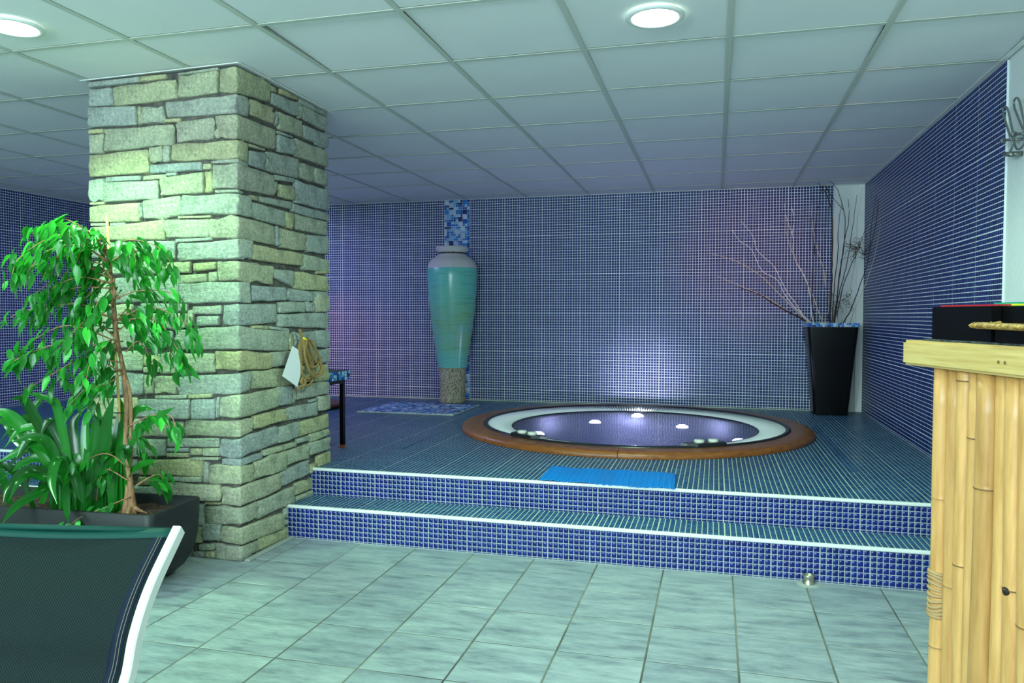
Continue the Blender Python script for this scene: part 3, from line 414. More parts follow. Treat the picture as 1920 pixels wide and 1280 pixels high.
STAKE=[(-1.877,-0.565,0.364),(-1.968,-0.549,1.57)]
H = 2.276; D = 0.312; XR = 1.79; XL = -5.65; YB = 3.9; YF = -5.2
# ------------------------------------------------------------------ floor
fl = tag(box('floor', (XL, YF, -0.10), (XR, 0.20, -0.0014), 'floor_grout'), kind='structure')
TS = 0.298; g = 0.0030
protos = {}
def tile_at(x0, x1, y0, y1, idx):
    key = (round(x1-x0, 3), round(y1-y0, 3))
    if key not in protos:
        hx, hy = (x1-x0)/2-g, (y1-y0)/2-g
        bm = bmesh.new(); bmesh.ops.create_cube(bm, size=1)
        for v in bm.verts: v.co = Vector((v.co.x*2*hx, v.co.y*2*hy, v.co.z*0.007))
        bmesh.ops.bevel(bm, geom=[e for e in bm.edges if e.verts[0].co.z > 0 and e.verts[1].co.z > 0], offset=0.0015, segments=1, affect='EDGES')
        me = bpy.data.meshes.new('floor_tile'); bm.to_mesh(me); bm.free(); me.materials.append(M['floor_tile']); protos[key] = me
    o = bpy.data.objects.new('floor_tile', protos[key]); link(o, fl)
    o.location = ((x0+x1)/2, (y0+y1)/2, -0.0035+rng.uniform(-0.0003, 0.0003)); return o
xs = [0.6401+TS*i for i in range(-22, 4)]
ys = [-0.1648-TS*j for j in range(0, 17)]
far = []
for i in range(len(xs)-1):
    x0, x1 = xs[i], min(xs[i+1], XR)
    if x1 <= XL or x0 >= XR-0.02: continue
    x0 = max(x0, XL)
    rowsy = [(0.185, ys[0])]+[(ys[j], ys[j+1]) for j in range(len(ys)-1)]
    for (ya, yb) in rowsy:
        yb = max(yb, YF)
        if x1 > -4.2 and yb > -2.2: tile_at(x0, x1, yb, ya, i)
        else: far.append((x0, x1, yb, ya))
o = rect_tiles('floor_tile', far, (0,0,-0.0013), (1,0,0), (0,1,0), (0,0,1), 'floor_tile', fl, gap=2*g, th=0.0013)
# ------------------------------------------------------------------ walls
wb = tag(box('wall_back', (XL-0.1, YB, -0.1), (XR+0.1, YB+0.12, H+0.15), 'plaster'), kind='structure')
gb = box('grout_bed', (XL, YB-0.018, D), (1.535, YB, H), 'grout', wb)
SX0, SX1 = -2.04, -1.78
lz = H-D
rect_tiles('mosaic_tile', grid_rects(SX0-XL, lz), (SX0, YB-0.018, H), (-1,0,0), (0,0,-1), (0,-1,0), 'wall_tile', wb)
rect_tiles('mosaic_tile', grid_rects(1.535-SX1, lz), (1.535, YB-0.018, H), (-1,0,0), (0,0,-1), (0,-1,0), 'wall_tile', wb)
rect_tiles('glass_mosaic', mixed_rects(SX1-SX0, lz, 0.0235, 3), (SX0, YB-0.018, D), (1,0,0), (0,0,1), (0,-1,0), 'mixed_tile', wb, gap=0.0025, th=0.004)
box('grout_bead', (XL, YB-0.026, D), (1.535, YB-0.018, D+0.006), 'deck_grout', wb)
wl = tag(box('wall_left', (XL-0.12, YF, -0.1), (XL, YB, H+0.15), 'grout'), kind='structure')
rect_tiles('mosaic_tile', grid_rects(YB-0.2, lz), (XL, YB-0.018, H), (0,-1,0), (0,0,-1), (1,0,0), 'wall_tile', wl)
wr = tag(box('wall_right', (XR+0.008, YF, -0.1), (XR+0.12, YB, H+0.15), 'plaster'), kind='structure')
box('grout_bed', (XR, 0.575, D-0.15), (XR+0.008, YB, H-0.005), 'grout', wr)
rect_tiles('mosaic_tile', grid_rects(YB-0.6, H-0.005-D), (XR, 0.578, H-0.005), (0,1,0), (0,0,-1), (-1,0,0), 'wall_tile', wr)
wf = tag(box('wall_front', (XL-0.1, YF-0.12, -0.1), (XR+0.1, YF, H+0.15), 'plaster'), kind='structure')
tp = tag(box('trim_1', (1.728, YB-0.035, D), (XR-0.002, YB-0.0005, H-0.002), 'white_trim', bev=0.004), kind='structure')
# ------------------------------------------------------------------ ceiling
ce = tag(box('ceiling', (XL, YF, H+0.09), (XR, YB, H+0.15), 'plenum'), kind='structure')
xl = [0.6*i for i in range(-9, 3)]; yl = [0.6*j for j in range(-8, 7)]
gx = [XL]+xl+[XR]; gy = [YF]+yl+[YB]
cp = {}
LIFT = {(11,9):0.012, (12,9):0.014, (12,11):0.01, (9,8):0.006, (10,9):0.004, (8,8):0.016}
for i in range(len(gx)-1):
    for j in range(len(gy)-1):
        wx, wy = gx[i+1]-gx[i], gy[j+1]-gy[j]; key = (round(wx,3), round(wy,3))
        if wx < 0.03 or wy < 0.03: continue
        if key not in cp:
            bm = bmesh.new(); bmesh.ops.create_cube(bm, size=1)
            for v in bm.verts: v.co = Vector((v.co.x*(wx-0.016), v.co.y*(wy-0.016), v.co.z*0.015))
            bmesh.ops.bevel(bm, geom=bm.edges[:], offset=0.002, segments=1, affect='EDGES')
            me = bpy.data.meshes.new('ceiling_panel'); bm.to_mesh(me); bm.free(); me.materials.append(M['ceiling_panel']); cp[key] = me
        o = bpy.data.objects.new('ceiling_panel', cp[key]); link(o, ce)
        base = wloc(ce); zc = H+0.0115+0.0005
        o.location = Vector(((gx[i]+gx[i+1])/2, (gy[j]+gy[j+1])/2, zc+rng.uniform(0,0.0008)))-base
        if (i,j) in LIFT:
            o.location.z += LIFT[(i,j)]*0.5; o.rotation_euler = (-LIFT[(i,j)]/0.6, 0, 0)
def tbar(lo, hi): box('grid_bar', lo, hi, 'grid_bar', ce, bev=0.0008, seg=1)
for x in xl: tbar((x-0.012, YF, H), (x+0.012, YB, H+0.003)); box('grid_bar', (x-0.001, YF, H+0.003), (x+0.001, YB, H+0.034), 'grid_bar', ce)
for y in yl:
    for i in range(len(gx)-1):
        if gx[i+1]-gx[i] < 0.03: continue
        tbar((gx[i]+0.012, y-0.011, H+0.0002), (gx[i+1]-0.012, y+0.011, H+0.0032))
box('edge_trim', (XR-0.022, YF, H-0.002), (XR, YB, H+0.002), 'white_trim', ce)
box('edge_trim', (XL, YB-0.04, H-0.001), (XR-0.022, YB-0.018, H+0.002), 'white_trim', ce)
box('edge_trim', (XL, YF, H-0.001), (XL+0.022, YB-0.04, H+0.002), 'white_trim', ce)
# ------------------------------------------------------------------ raised deck with two steps
TC = (-0.03, 2.397); R0 = 1.13
dk = tag(box('raised_deck', (XL, 0.185, -0.1), (XR, 0.44, 0.1665), 'deck_grout'), kind='structure')
V = []; F = []
y0, y1, x0, x1 = 0.43, YB, XL, XR
bm = bmesh.new(); N_ = 64
# top sheet with a round hole
ring = [bm.verts.new((TC[0]+R0*math.cos(2*PI*k/N_), TC[1]+R0*math.sin(2*PI*k/N_), D-0.0012)) for k in range(N_)]
def sq(k):
    a = 2*PI*k/N_; c, s = math.cos(a), math.sin(a); h = 1.3; q = h/max(abs(c), abs(s)); return (TC[0]+q*c, TC[1]+q*s, D-0.0012)
sqv = [bm.verts.new(sq(k)) for k in range(N_)]
for k in range(N_): bm.faces.new((ring[k], ring[(k+1)%N_], sqv[(k+1)%N_], sqv[k]))
def quad(a, b, c, d): bm.faces.new([bm.verts.new((*p, D-0.0012)) for p in (a, b, c, d)])
quad((x0,y0),(x1,y0),(x1,TC[1]-1.3),(x0,TC[1]-1.3)); quad((x0,TC[1]+1.3),(x1,TC[1]+1.3),(x1,y1),(x0,y1))
quad((x0,TC[1]-1.3),(-1.3,TC[1]-1.3),(-1.3,TC[1]+1.3),(x0,TC[1]+1.3)); quad((1.3,TC[1]-1.3),(x1,TC[1]-1.3),(x1,TC[1]+1.3),(1.3,TC[1]+1.3))
o = mesh('grout_bed', [v.co.copy() for v in (bm.verts.index_update() or bm.verts)], [[v.index for v in f.verts] for f in bm.faces], 'deck_grout', dk); bm.free()
box('riser', (XL, 0.428, 0.1), (XR, 0.45, D-0.002), 'riser_grout', dk)
box('riser', (XL, 0.183, -0.05), (XR, 0.2, 0.166), 'riser_grout', dk)
for seg_ in ((XL, XR),):
    L_ = seg_[1]-seg_[0]
    rect_tiles('riser_tile', grid_rects(L_, 0.166-0.012, su=8, sv=0), (XR, 0.183, 0.156), (-1,0,0), (0,0,-1), (0,-1,0), 'riser_tile', dk, gap=0.0034)
    rect_tiles('riser_tile', grid_rects(L_, D-0.168-0.010, su=8, sv=0), (XR, 0.428, D-0.012), (-1,0,0), (0,0,-1), (0,-1,0), 'riser_tile', dk, gap=0.0034)
    rect_tiles('tread_tile', grid_rects(L_, 0.428-0.195, su=12, sv=0), (XR, 0.195, 0.1665), (-1,0,0), (0,1,0), (0,0,1), 'deck_tile', dk)
R = grid_rects(XR-XL, YB-0.02-0.44, su=12, sv=12)
cu = XR-(R[:,0]+R[:,1])/2; cv = 0.44+(R[:,2]+R[:,3])/2
keep = (np.hypot(cu-TC[0], cv-TC[1]) > 1.19) & ~((cu > -2.42) & (cu < -1.54) & (cv > 2.70) & (cv < 3.45)) & ~((cu > -2.35) & (cu < -1.62) & (cv < 0.56))
rect_tiles('deck_tile', R[keep], (XR, 0.44, D-0.0012), (-1,0,0), (0,1,0), (0,0,1), 'deck_tile', dk)
padb = box('shower_pad', (-2.41, 2.71, D-0.01), (-1.54, 3.44, D+0.008), 'deck_grout', dk)
rect_tiles('glass_mosaic', mixed_rects(0.86, 0.72, 0.024, 9), (-2.405, 2.715, D+0.008), (1,0,0), (0,1,0), (0,0,1), 'mixed_tile', dk, gap=0.0025, th=0.003)
t1 = box('step_nosing', (XL, 0.176, 0.157), (XR, 0.196, 0.171), 'white_trim', dk, bev=0.003)
t2 = box('step_nosing', (XL, 0.421, D-0.011), (XR, 0.441, D+0.003), 'white_trim', dk, bev=0.003)
# ------------------------------------------------------------------ stone column
A2 = Vector((-1.553,-0.218,0)); B2 = Vector((-2.415,-0.178,0)); C2v = Vector((-1.553,0.622,0)); D2 = Vector((-2.415,0.622,0))
sc_ = thing('stone_column', 'square column of rough grey stone blocks beside the steps', 'column', (-1.98, 0.2, 0))
dF = (B2-A2).normalized(); nF = Vector((dF.y, -dF.x, 0)); nF = nF if nF.y < 0 else -nF
def core_box():
    i = 0.012
    c = [(-2.415+i,-0.178+i),(-1.553-i,-0.218+i),(-1.553-i,0.622-i),(-2.415+i,0.622-i)]
    V = [(x,y,0) for x,y in c]+[(x,y,H-0.004) for x,y in c]
    mesh('mortar_core', V, [(3,2,1,0),(4,5,6,7),(0,1,5,4),(1,2,6,5),(2,3,7,6),(3,0,4,7)], 'mortar', sc_)
core_box()
def stone(P8, seed):
    """P8: bottom 4 then top 4, each front-left, front-right, back-right, back-left"""
    P8 = [Vector(p) for p in P8]; bm = bmesh.new()
    vs = [bm.verts.new(p) for p in P8]
    for f in ((3,2,1,0),(4,5,6,7),(0,1,5,4),(1,2,6,5),(2,3,7,6),(3,0,4,7)): bm.faces.new([vs[k] for k in f])
    size = max((P8[1]-P8[0]).length, (P8[2]-P8[1]).length)
    zh = (P8[4]-P8[0]).length
    bmesh.ops.subdivide_edges(bm, edges=bm.edges[:], cuts=3 if size > 0.09 and zh > 0.04 else (2 if size > 0.05 else 1), use_grid_fill=True)
    mn = min(zh, size); amp = min(0.008, mn*0.11)
    for v in bm.verts:
        n_ = noise.noise_vector(v.co*11+Vector((seed*3.1,0,0)))*amp+noise.noise_vector(v.co*35+Vector((seed,7,0)))*amp*0.45
        v.co += n_
    es = [e for e in bm.edges if len(e.link_faces) == 2 and e.calc_face_angle() > math.radians(48)]
    bmesh.ops.bevel(bm, geom=es, offset=min(0.0075, mn*0.17), segments=2, affect='EDGES', profile=0.5)
    c = sum(P8, Vector())/8
    o = bmo('stone', bm, 'stone', sc_, False, loc=c)
    for p in o.data.polygons: p.use_smooth = True
    try: o.data.set_sharp_from_angle(angle=math.radians(50))
    except Exception: pass
    return o
gp = 0.0; sd = 0
def zz(a): return Vector((0,0,a))
for s in STONES:
    sd += 1; pr = rng.uniform(0.0, 0.010)
    if s[0] in 'FR':
        _, w0, w1, z0, z1, z2, z3 = s
        if s[0] == 'F':
            lo_, hi_ = sorted((w0, w1)); 
            if w0 > w1: zl, zr, bl, br = z0, z1, z2, z3
            else: zl, zr, bl, br = z0, z1, z2, z3
            pl = A2+dF*(max(w0,w1)-gp); prr = A2+dF*(min(w0,w1)+gp); n_ = nF
        else:
            zl, zr, bl, br = z0, z1, z2, z3
            pl = A2+Vector((0,w0+gp,0)); prr = A2+Vector((0,w1-gp,0)); n_ = Vector((1,0,0))
        dp = 0.075; zl -= gp; zr -= gp; bl += gp; br += gp
        zl = min(zl, H-0.003); zr = min(zr, H-0.003)
        if zl-bl < 0.008: bl = zl-0.008
        if zr-br < 0.008: br = zr-0.008
        bl = max(bl, 0.0); br = max(br, 0.0)
        if abs(w1-w0) < 0.012: pr *= 0.3
        fr_ = n_*pr; bk = -n_*dp
        stone([pl+fr_+zz(bl), prr+fr_+zz(br), prr+bk+zz(br), pl+bk+zz(bl), pl+fr_+zz(zl), prr+fr_+zz(zr), prr+bk+zz(zr), pl+bk+zz(zl)], sd)
    else:
        _, wf_, wr_, zl, zc, bl, bc, zr, br = s
        zl -= gp; zc -= gp; zr -= gp; bl += gp; bc += gp; br += gp
        zl, zc, zr = [min(q, H-0.003) for q in (zl, zc, zr)]
        bl, bc, br = [max(q, 0.0) for q in (bl, bc, br)]
        if zl-bl < 0.01: bl = zl-0.01
        if zr-br < 0.01: br = zr-0.01
        if zc-bc < 0.01: bc = zc-0.01
        a = A2+nF*pr+Vector((pr,0,0)); l_ = A2+dF*(wf_-gp)+nF*pr; r_ = A2+Vector((pr,wr_-gp,0)); k_ = l_+Vector((0,wr_,0))
        stone([l_+zz(bl), a+zz(bc), r_+zz(br), k_+zz((bl+br)/2), l_+zz(zl), a+zz(zc), r_+zz(zr), k_+zz((zl+zr)/2)], sd)
# far two faces, not seen in the photograph
for (P, dirv, n_, L_) in ((Vector((-2.415,-0.10,0)), Vector((0,1,0)), Vector((-1,0,0)), 0.65), (Vector((-2.34,0.622,0)), Vector((1,0,0)), Vector((0,1,0)), 0.72)):
    z = 0.0
    while z < H-0.03:
        h = min(rng.uniform(0.12, 0.19), H-0.004-z); x = 0.0
        if H-z-h < 0.05: h = H-0.004-z
        while x < L_-0.01:
            wd = rng.uniform(0.18, 0.36)
            if L_-x-wd < 0.1: wd = L_-x
            a = P+dirv*(x+0.003); b = P+dirv*(x+wd-0.003); sd += 1; f_ = n_*rng.uniform(0,0.01); k_ = -n_*0.06
            stone([a+f_+zz(z+0.003), b+f_+zz(z+0.003), b+k_+zz(z+0.003), a+k_+zz(z+0.003), a+f_+zz(z+h-0.003), b+f_+zz(z+h-0.003), b+k_+zz(z+h-0.003), a+k_+zz(z+h-0.003)], sd)
            x += wd
        z += h
box('mortar_fillet', (-1.545, -0.21, -0.001), (-1.515, 0.18, 0.010), 'mortar_pale', sc_, bev=0.004)
o = box('metal_collar', (-1.53, -0.235, H-0.004), (-1.524, 0.64, H-0.0005), 'white_trim', sc_)
V = [(-2.43,-0.205,H-0.004),(-1.524,-0.246,H-0.004),(-1.524,-0.240,H-0.004),(-2.43,-0.199,H-0.004)]
mesh('metal_collar', V+[(a,b,H-0.0005) for a,b,c in V], [(3,2,1,0),(4,5,6,7),(0,1,5,4),(1,2,6,5),(2,3,7,6),(3,0,4,7)], 'white_trim', sc_)
# ------------------------------------------------------------------ ceiling lights
def downlight(x, y, label, lit=True):
    t = thing('ceiling_light', label, 'light', (x, y, H), 'recessed ceiling lights')
    lathe('ring', [(0.086,0.001),(0.112,-0.001),(0.112,-0.006),(0.100,-0.010),(0.090,-0.010),(0.086,-0.004)], (0,0,0), 'white_trim', None, 40, closed=True).parent = t
    d = lathe('diffuser', [(0.0001,-0.010),(0.045,-0.010),(0.075,-0.008),(0.088,-0.004),(0.088,0.001)], (0,0,0), 'lamp_glow', None, 40); d.parent = t
    return t
downlight(0.323, -0.305, 'round lit ceiling light above the floor in front of the tub')
downlight(-2.13, -0.84, 'round lit ceiling light left of the stone column, cut by the frame')
# ------------------------------------------------------------------ hot tub
tb = thing('hot_tub', 'round sunken hot tub with white grate rim and wooden surround on the blue deck', 'hot tub', (TC[0], TC[1], D))
for k in range(8):
    a0 = math.radians(-88+45*k)+0.0012; a1 = math.radians(-88+45*(k+1))-0.0012
    edgesharp(lathe('wood_segment', [(1.105,D-0.002),(1.105,D+0.040),(1.117,D+0.0425),(1.220,D+0.042),(1.242,D+0.038),(1.258,D+0.027),(1.262,D+0.012),(1.260,D+0.001)], TC, 'teak', tb, 16, a0, a1, closed=True), 50)
lathe('rubber_rim', [(1.070,D+0.020),(1.072,D+0.046),(1.082,D+0.050),(1.095,D+0.049),(1.1035,D+0.044),(1.1035,D+0.001)], TC, 'rubber', tb, 96)
lathe('gutter', [(1.070,D+0.022),(1.064,D-0.05),(0.892,D-0.05),(0.884,D+0.002)], TC, 'rubber', tb, 96)
V = []; Q = []
NS = 300
for k in range(NS):
    a = 2*PI*k/NS; c, s_ = math.cos(a), math.sin(a); hw = 0.0047
    for r, zt in ((0.894, D+0.018), (1.069, D+0.040)):
        for sgn in (-1, 1):
            for z in (zt-0.022, zt):
                V.append((TC[0]+r*c-sgn*hw*s_, TC[1]+r*s_+sgn*hw*c, z))
    b = k*8
    for q in ((1,5,7,3),(0,4,5,1),(2,3,7,6),(0,1,3,2),(4,6,7,5)): Q.append([b+i for i in q])
fast_mesh('grate_slat', V, Q, 'grate_white', tb)
lathe('inner_rim', [(0.896,D+0.000),(0.896,D+0.015),(0.890,D+0.019),(0.882,D+0.018),(0.877,D+0.010),(0.877,D-0.03)], TC, 'rubber', tb, 96)
lathe('shell', [(0.877,D-0.02),(0.84,D-0.25),(0.80,D-0.42),(0.45,D-0.44),(0.40,D-0.85),(0.0001,D-0.86)], TC, 'tub_shell', tb, 64)
wt = lathe('water', [(0.8765,D+0.013),(0.6,D+0.013),(0.3,D+0.013),(0.0001,D+0.013)], TC, 'water', tb, 96)
def tublight(x, y, z, r=0.035):
    lathe('underwater_light', [(0.0001,z+0.014),(r*0.6,z+0.011),(r,z),(r*1.05,z-0.01)], (x,y,0), 'tub_glow', tb, 20)
for (lx, ly) in ((-0.66,2.02),(-0.36,2.74),(0.32,2.66),(0.72,2.08)): tublight(lx, ly, D-0.010, 0.045)
tublight(-0.06, 3.10, D+0.006, 0.05)  # fifth one added as a source for the wall glow

def control(ang, lab, flip):
    r = 1.058; cx, cy = TC[0]+r*math.cos(ang), TC[1]+r*math.sin(ang)
    er = Vector((math.cos(ang), math.sin(ang), 0)); et = Vector((-math.sin(ang), math.cos(ang), 0))*flip
    p = Vector((cx, cy, D+0.044)); pts = [(-0.15,-0.012),(-0.13,0.045),(0.07,0.048),(0.13,0.02),(0.16,-0.008),(0.12,-0.05),(0.05,-0.035),(-0.02,-0.06),(-0.10,-0.055)]
    bm = bmesh.new(); lo_ = [bm.verts.new(p+et*a+er*b) for a, b in pts]; hi_ = [bm.verts.new(p+et*a*0.97+er*b*0.94+Vector((0,0,0.020))) for a, b in pts]
    bm.faces.new(lo_); bm.faces.new(hi_[::-1])
    for k in range(len(pts)): bm.faces.new((lo_[k], lo_[(k+1)%len(pts)], hi_[(k+1)%len(pts)], hi_[k]))
    bmesh.ops.recalc_face_normals(bm, faces=bm.faces); bmesh.ops.bevel(bm, geom=bm.edges[:], offset=0.003, segments=2, affect='EDGES')
    c = bmo('control_panel', bm, 'rubber', tb)
    for a in (-0.06, 0.035):
        q = p+et*a; lathe('air_button', [(0.026,D+0.060),(0.031,D+0.066),(0.031,D+0.076),(0.028,D+0.081),(0.0001,D+0.082)], (q.x, q.y), 'button', c, 24)
control(math.radians(-123), 'a', 1); control(math.radians(-60), 'b', -1)
# ------------------------------------------------------------------ vase
vs_ = thing('floor_vase', 'tall turquoise glazed floor vase with rough clay foot by the back wall', 'vase', (-1.87, 3.63, D))
def vz(y): return 1.795-(y-315)/568
vc = (-1.87, 3.63)
lathe('neck', [(0.10,vz(330)),(0.142,vz(314)),(0.151,vz(316)),(0.155,vz(325)),(0.153,vz(334)),(0.137,vz(344)),(0.131,vz(350)),(0.135,vz(357)),(0.150,vz(366)),(0.190,vz(380)),(0.216,vz(396)),(0.230,vz(412)),(0.2355,vz(432))], vc, 'stoneware', vs_, 64)
lathe('neck_band', [(0.136,vz(347)),(0.139,vz(349)),(0.138,vz(354)),(0.134,vz(355))], vc, 'slate', vs_, 64)
lathe('body', [(0.2355,vz(432)),(0.2375,vz(436)),(0.238,vz(480)),(0.233,vz(550)),(0.222,vz(620)),(0.208,vz(700)),(0.189,vz(780)),(0.166,vz(860)),(0.149,vz(920)),(0.139,vz(965))], vc, 'glaze', vs_, 64)
lathe('foot', [(0.139,vz(965)),(0.134,vz(970)),(0.127,vz(1020)),(0.1225,vz(1070)),(0.1215,vz(1110)),(0.127,vz(1135)),(0.128,vz(1150)),(0.122,vz(1156)),(0.0001,vz(1156))], vc, 'rough_clay', vs_, 64)
# ------------------------------------------------------------------ tall planter with branches
pc = (1.497, 3.69); tpn = thing('tall_planter', 'tall tapered glossy black planter in the far right corner', 'planter', (pc[0], pc[1], D))
def sqring(h, z, r=0.03, n=4):
    out = []
    for cx, cy, a0 in ((1,1,0),(-1,1,PI/2),(-1,-1,PI),(1,-1,1.5*PI)):
        for k in range(n+1):
            a = a0+PI/2*k/n; out.append((pc[0]+cx*(h-r)+r*math.cos(a), pc[1]+cy*(h-r)+r*math.sin(a), z))
    return out
lev = [(0.122,D+0.001),(0.134,D+0.006),(0.146,D+0.15),(0.170,0.75),(0.198,1.052),(0.198,1.054),(0.186,1.054),(0.180,1.00)]
V = []; F = []
for h, z in lev: V += sqring(h, z)
n = 20
for i in range(len(lev)-1):
    for k in range(n): F.append((i*n+k, i*n+(k+1)%n, (i+1)*n+(k+1)%n, (i+1)*n+k))
F.append(tuple(range(n-1,-1,-1)))
edgesharp(mesh('pot', V, F, 'black_gloss', tpn, True), 40)
V = sqring(0.179, 0.99); mesh('soil', V, [tuple(range(n))], 'soil', tpn)
rim = box('mosaic_rim', (pc[0]-0.200, pc[1]-0.200, 1.054), (pc[0]+0.200, pc[1]-0.1861, 1.087), 'grout', tpn)
box('mosaic_rim', (pc[0]-0.200, pc[1]+0.1861, 1.054), (pc[0]+0.200, pc[1]+0.200, 1.087), 'grout', tpn)
box('mosaic_rim', (pc[0]-0.200, pc[1]-0.1861, 1.054), (pc[0]-0.1861, pc[1]+0.1861, 1.087), 'grout', tpn)
box('mosaic_rim', (pc[0]+0.1861, pc[1]-0.1861, 1.054), (pc[0]+0.200, pc[1]+0.1861, 1.087), 'grout', tpn)
rect_tiles('glass_mosaic', mixed_rects(0.400, 0.033, 0.0165, 5), (pc[0]-0.200, pc[1]-0.200, 1.054), (1,0,0), (0,0,1), (0,-1,0), 'mixed_tile', tpn, gap=0.0015, th=0.003)
rect_tiles('glass_mosaic', mixed_rects(0.400, 0.033, 0.0165, 6), (pc[0]-0.200, pc[1]-0.200, 1.054), (0,1,0), (0,0,1), (-1,0,0), 'mixed_tile', tpn, gap=0.0015, th=0.003)
TWL = ['pale grey twig in the corner planter, reaching left, the highest of the left-leaning pair','pale grey wavy twig in the corner planter ending just below its highest left neighbour',
'long tan twig in the corner planter reaching furthest left','thin tan twig in the corner planter, low and far left above the dark one','thick dark branch in the corner planter, lowest and leaning hard to the left',
'pale wavy twig in the corner planter rising steeply, forked near the top','tan twig in the corner planter bending with the steep pale one beside it','tan twig in the corner planter, nearly upright over the mosaic wall',
'thin dark twig in the corner planter crossing the tall dark branch near the ceiling','thickest dark branch in the corner planter, upright along the mosaic edge','dark arching branch in the corner planter whose tip curls left under the ceiling',
'short dark twig in the corner planter in the middle of the white strip','dark twig in the corner planter at the right side of the white strip','tan twig in the corner planter standing against the corner pipe',
'tall dark branch in the corner planter in front of the right mosaic wall','tan twig in the corner planter leaning furthest right over the mosaic wall','dark branch in the corner planter carrying a tangle of fine curly twiglets',
'thin dark twig in the corner planter at the left side of the white strip','thin pale twig in the corner planter slanting across the white strip']
for i, (kd, pl) in enumerate(TWIGS):
    th_ = {'dark':0.0055,'tan':0.0040,'pale':0.0043}[kd]
    if i in (4, 9): th_ = 0.009
    pl = [(min(p[0], 1.765), p[1], p[2]) for p in pl]
    pl[0] = (pc[0]+(pl[0][0]-pc[0])*0.8, pc[1]+rng.uniform(-0.08,0.08), 0.985)
    sm = smoothline(pl, 7); n = len(sm)
    sm = [p+noise.noise_vector(p*14+Vector((i*5,0,0)))*0.006*min(1, j/6) for j, p in enumerate(sm)]
    sm = [Vector((min(p.x, 1.768), min(p.y, 3.875), min(p.z, H-0.02))) for p in sm]
    o = tube('branch', sm, [th_*(1-0.72*j/n) for j in range(n)], 'twig_'+kd, None, 6, loc=sm[0])
    tag(o, TWL[i], 'branch', 'dried branches in the tall planter')
    if i in (5, 10, 9, 14):
        a = sm[int(n*0.72)]; b = sm[-1]
        off = Vector((0.05 if i != 10 else -0.03, 0, -0.01))
        tube('side_twig', smoothline([a, Vector((min((a.x+b.x)/2+off.x, 1.765), (a.y+b.y)/2, (a.z+b.z)/2-0.01)), Vector((min(b.x+off.x*1.2, 1.768), b.y, b.z-0.03))], 5), 0.0025, 'twig_'+kd, o, 5)
    if i == 16:
        V = []; F = []
        for (c0, rad_, cnt) in (((0.80,),0.13,44),((0.42,),0.10,22),((0.15,),0.06,8)):
            cpt = sm[int((n-1)*c0[0])]
            for q in range(cnt):
                d = Vector((rng.gauss(0,1), rng.gauss(0,0.5), rng.gauss(0,1))).normalized()
                st_ = cpt+d*rng.uniform(0, rad_*0.55); pts = [st_]
                for _ in range(5):
                    d = (d+Vector((rng.uniform(-1,1), rng.uniform(-1,1), rng.uniform(-1,1)))*0.9).normalized(); st_ = st_+d*0.022
                    st_ = Vector((min(st_.x, 1.77), min(st_.y, 3.86), st_.z)); pts.append(st_)
                v_, f_ = sweep(pts, 0.0018, 4); b0 = len(V); V += v_; F += [tuple(x+b0 for x in ff) for ff in f_]
        tag(mesh('curly_twiglets', V, F, 'twig_dark', o), kind='stuff')
# ------------------------------------------------------------------ mosaic table behind the column
tt = thing('side_table', 'black metal table with a blue glass mosaic edge, half hidden behind the column', 'table', (-2.0, 1.0, D))
P0 = Vector((-1.662, 1.089, 0)); dn = Vector((-1.683+1.662, 0.843-1.089, 0)).normalized(); dw = Vector((-dn.y*-1, dn.x*-1, 0)); dw = Vector((dn.y, -dn.x, 0))
if dw.x > 0: dw = -dw
def prism(name, corners, z0, z1, mt, parent, bev=0.0, loc=None):
    bm = bmesh.new(); lo_ = [bm.verts.new((c[0],c[1],z0)) for c in corners]; hi_ = [bm.verts.new((c[0],c[1],z1)) for c in corners]
    bm.faces.new(lo_[::-1]); bm.faces.new(hi_)
    for k in range(len(corners)): bm.faces.new((lo_[k], lo_[(k+1)%len(corners)], hi_[(k+1)%len(corners)], hi_[k]))
    if bev: bmesh.ops.bevel(bm, geom=bm.edges[:], offset=bev, segments=2, affect='EDGES')
    return bmo(name, bm, mt, parent, False, loc)
TL, TWd = 0.42, 0.75
cs = [P0, P0+dn*TL, P0+dn*TL+dw*TWd, P0+dw*TWd]
prism('tabletop', [tuple(c) for c in cs], 0.740, 0.797, 'slate', tt)
rect_tiles('glass_mosaic', mixed_rects(TL, 0.055, 0.0182, 8), (P0+Vector((0,0,0.741))-dw*0.001), dn, (0,0,1), -dw, 'mixed_tile', tt, gap=0.002, th=0.003)
rect_tiles('glass_mosaic', mixed_rects(TWd, 0.055, 0.0182, 12), (P0+Vector((0,0,0.741))-dn*0.001), dw, (0,0,1), -dn, 'mixed_tile', tt, gap=0.002, th=0.003)
for a, b in ((0.02,0.02),(TL-0.045,0.02),(0.02,TWd-0.045),(TL-0.045,TWd-0.045)):
    q = P0+dn*a+dw*b; c4 = [q, q+dn*0.025, q+dn*0.025+dw*0.025, q+dw*0.025]
    lg = prism('leg', [tuple(c) for c in c4], D+0.02, 0.740, 'black_metal', tt)
    prism('foot', [tuple(c) for c in c4], D+0.001, D+0.02, 'rust', lg)
q = P0+dn*0.02+dw*0.02
prism('apron', [tuple(c) for c in (q+dn*0.025, q+dn*(TL-0.065), q+dn*(TL-0.065)+dw*0.02, q+dn*0.025+dw*0.02)], 0.718, 0.740, 'black_metal', tt)
prism('apron', [tuple(c) for c in (q+dw*0.025, q+dw*(TWd-0.065), q+dw*(TWd-0.065)+dn*0.02, q+dw*0.025+dn*0.02)], 0.718, 0.740, 'black_metal', tt)
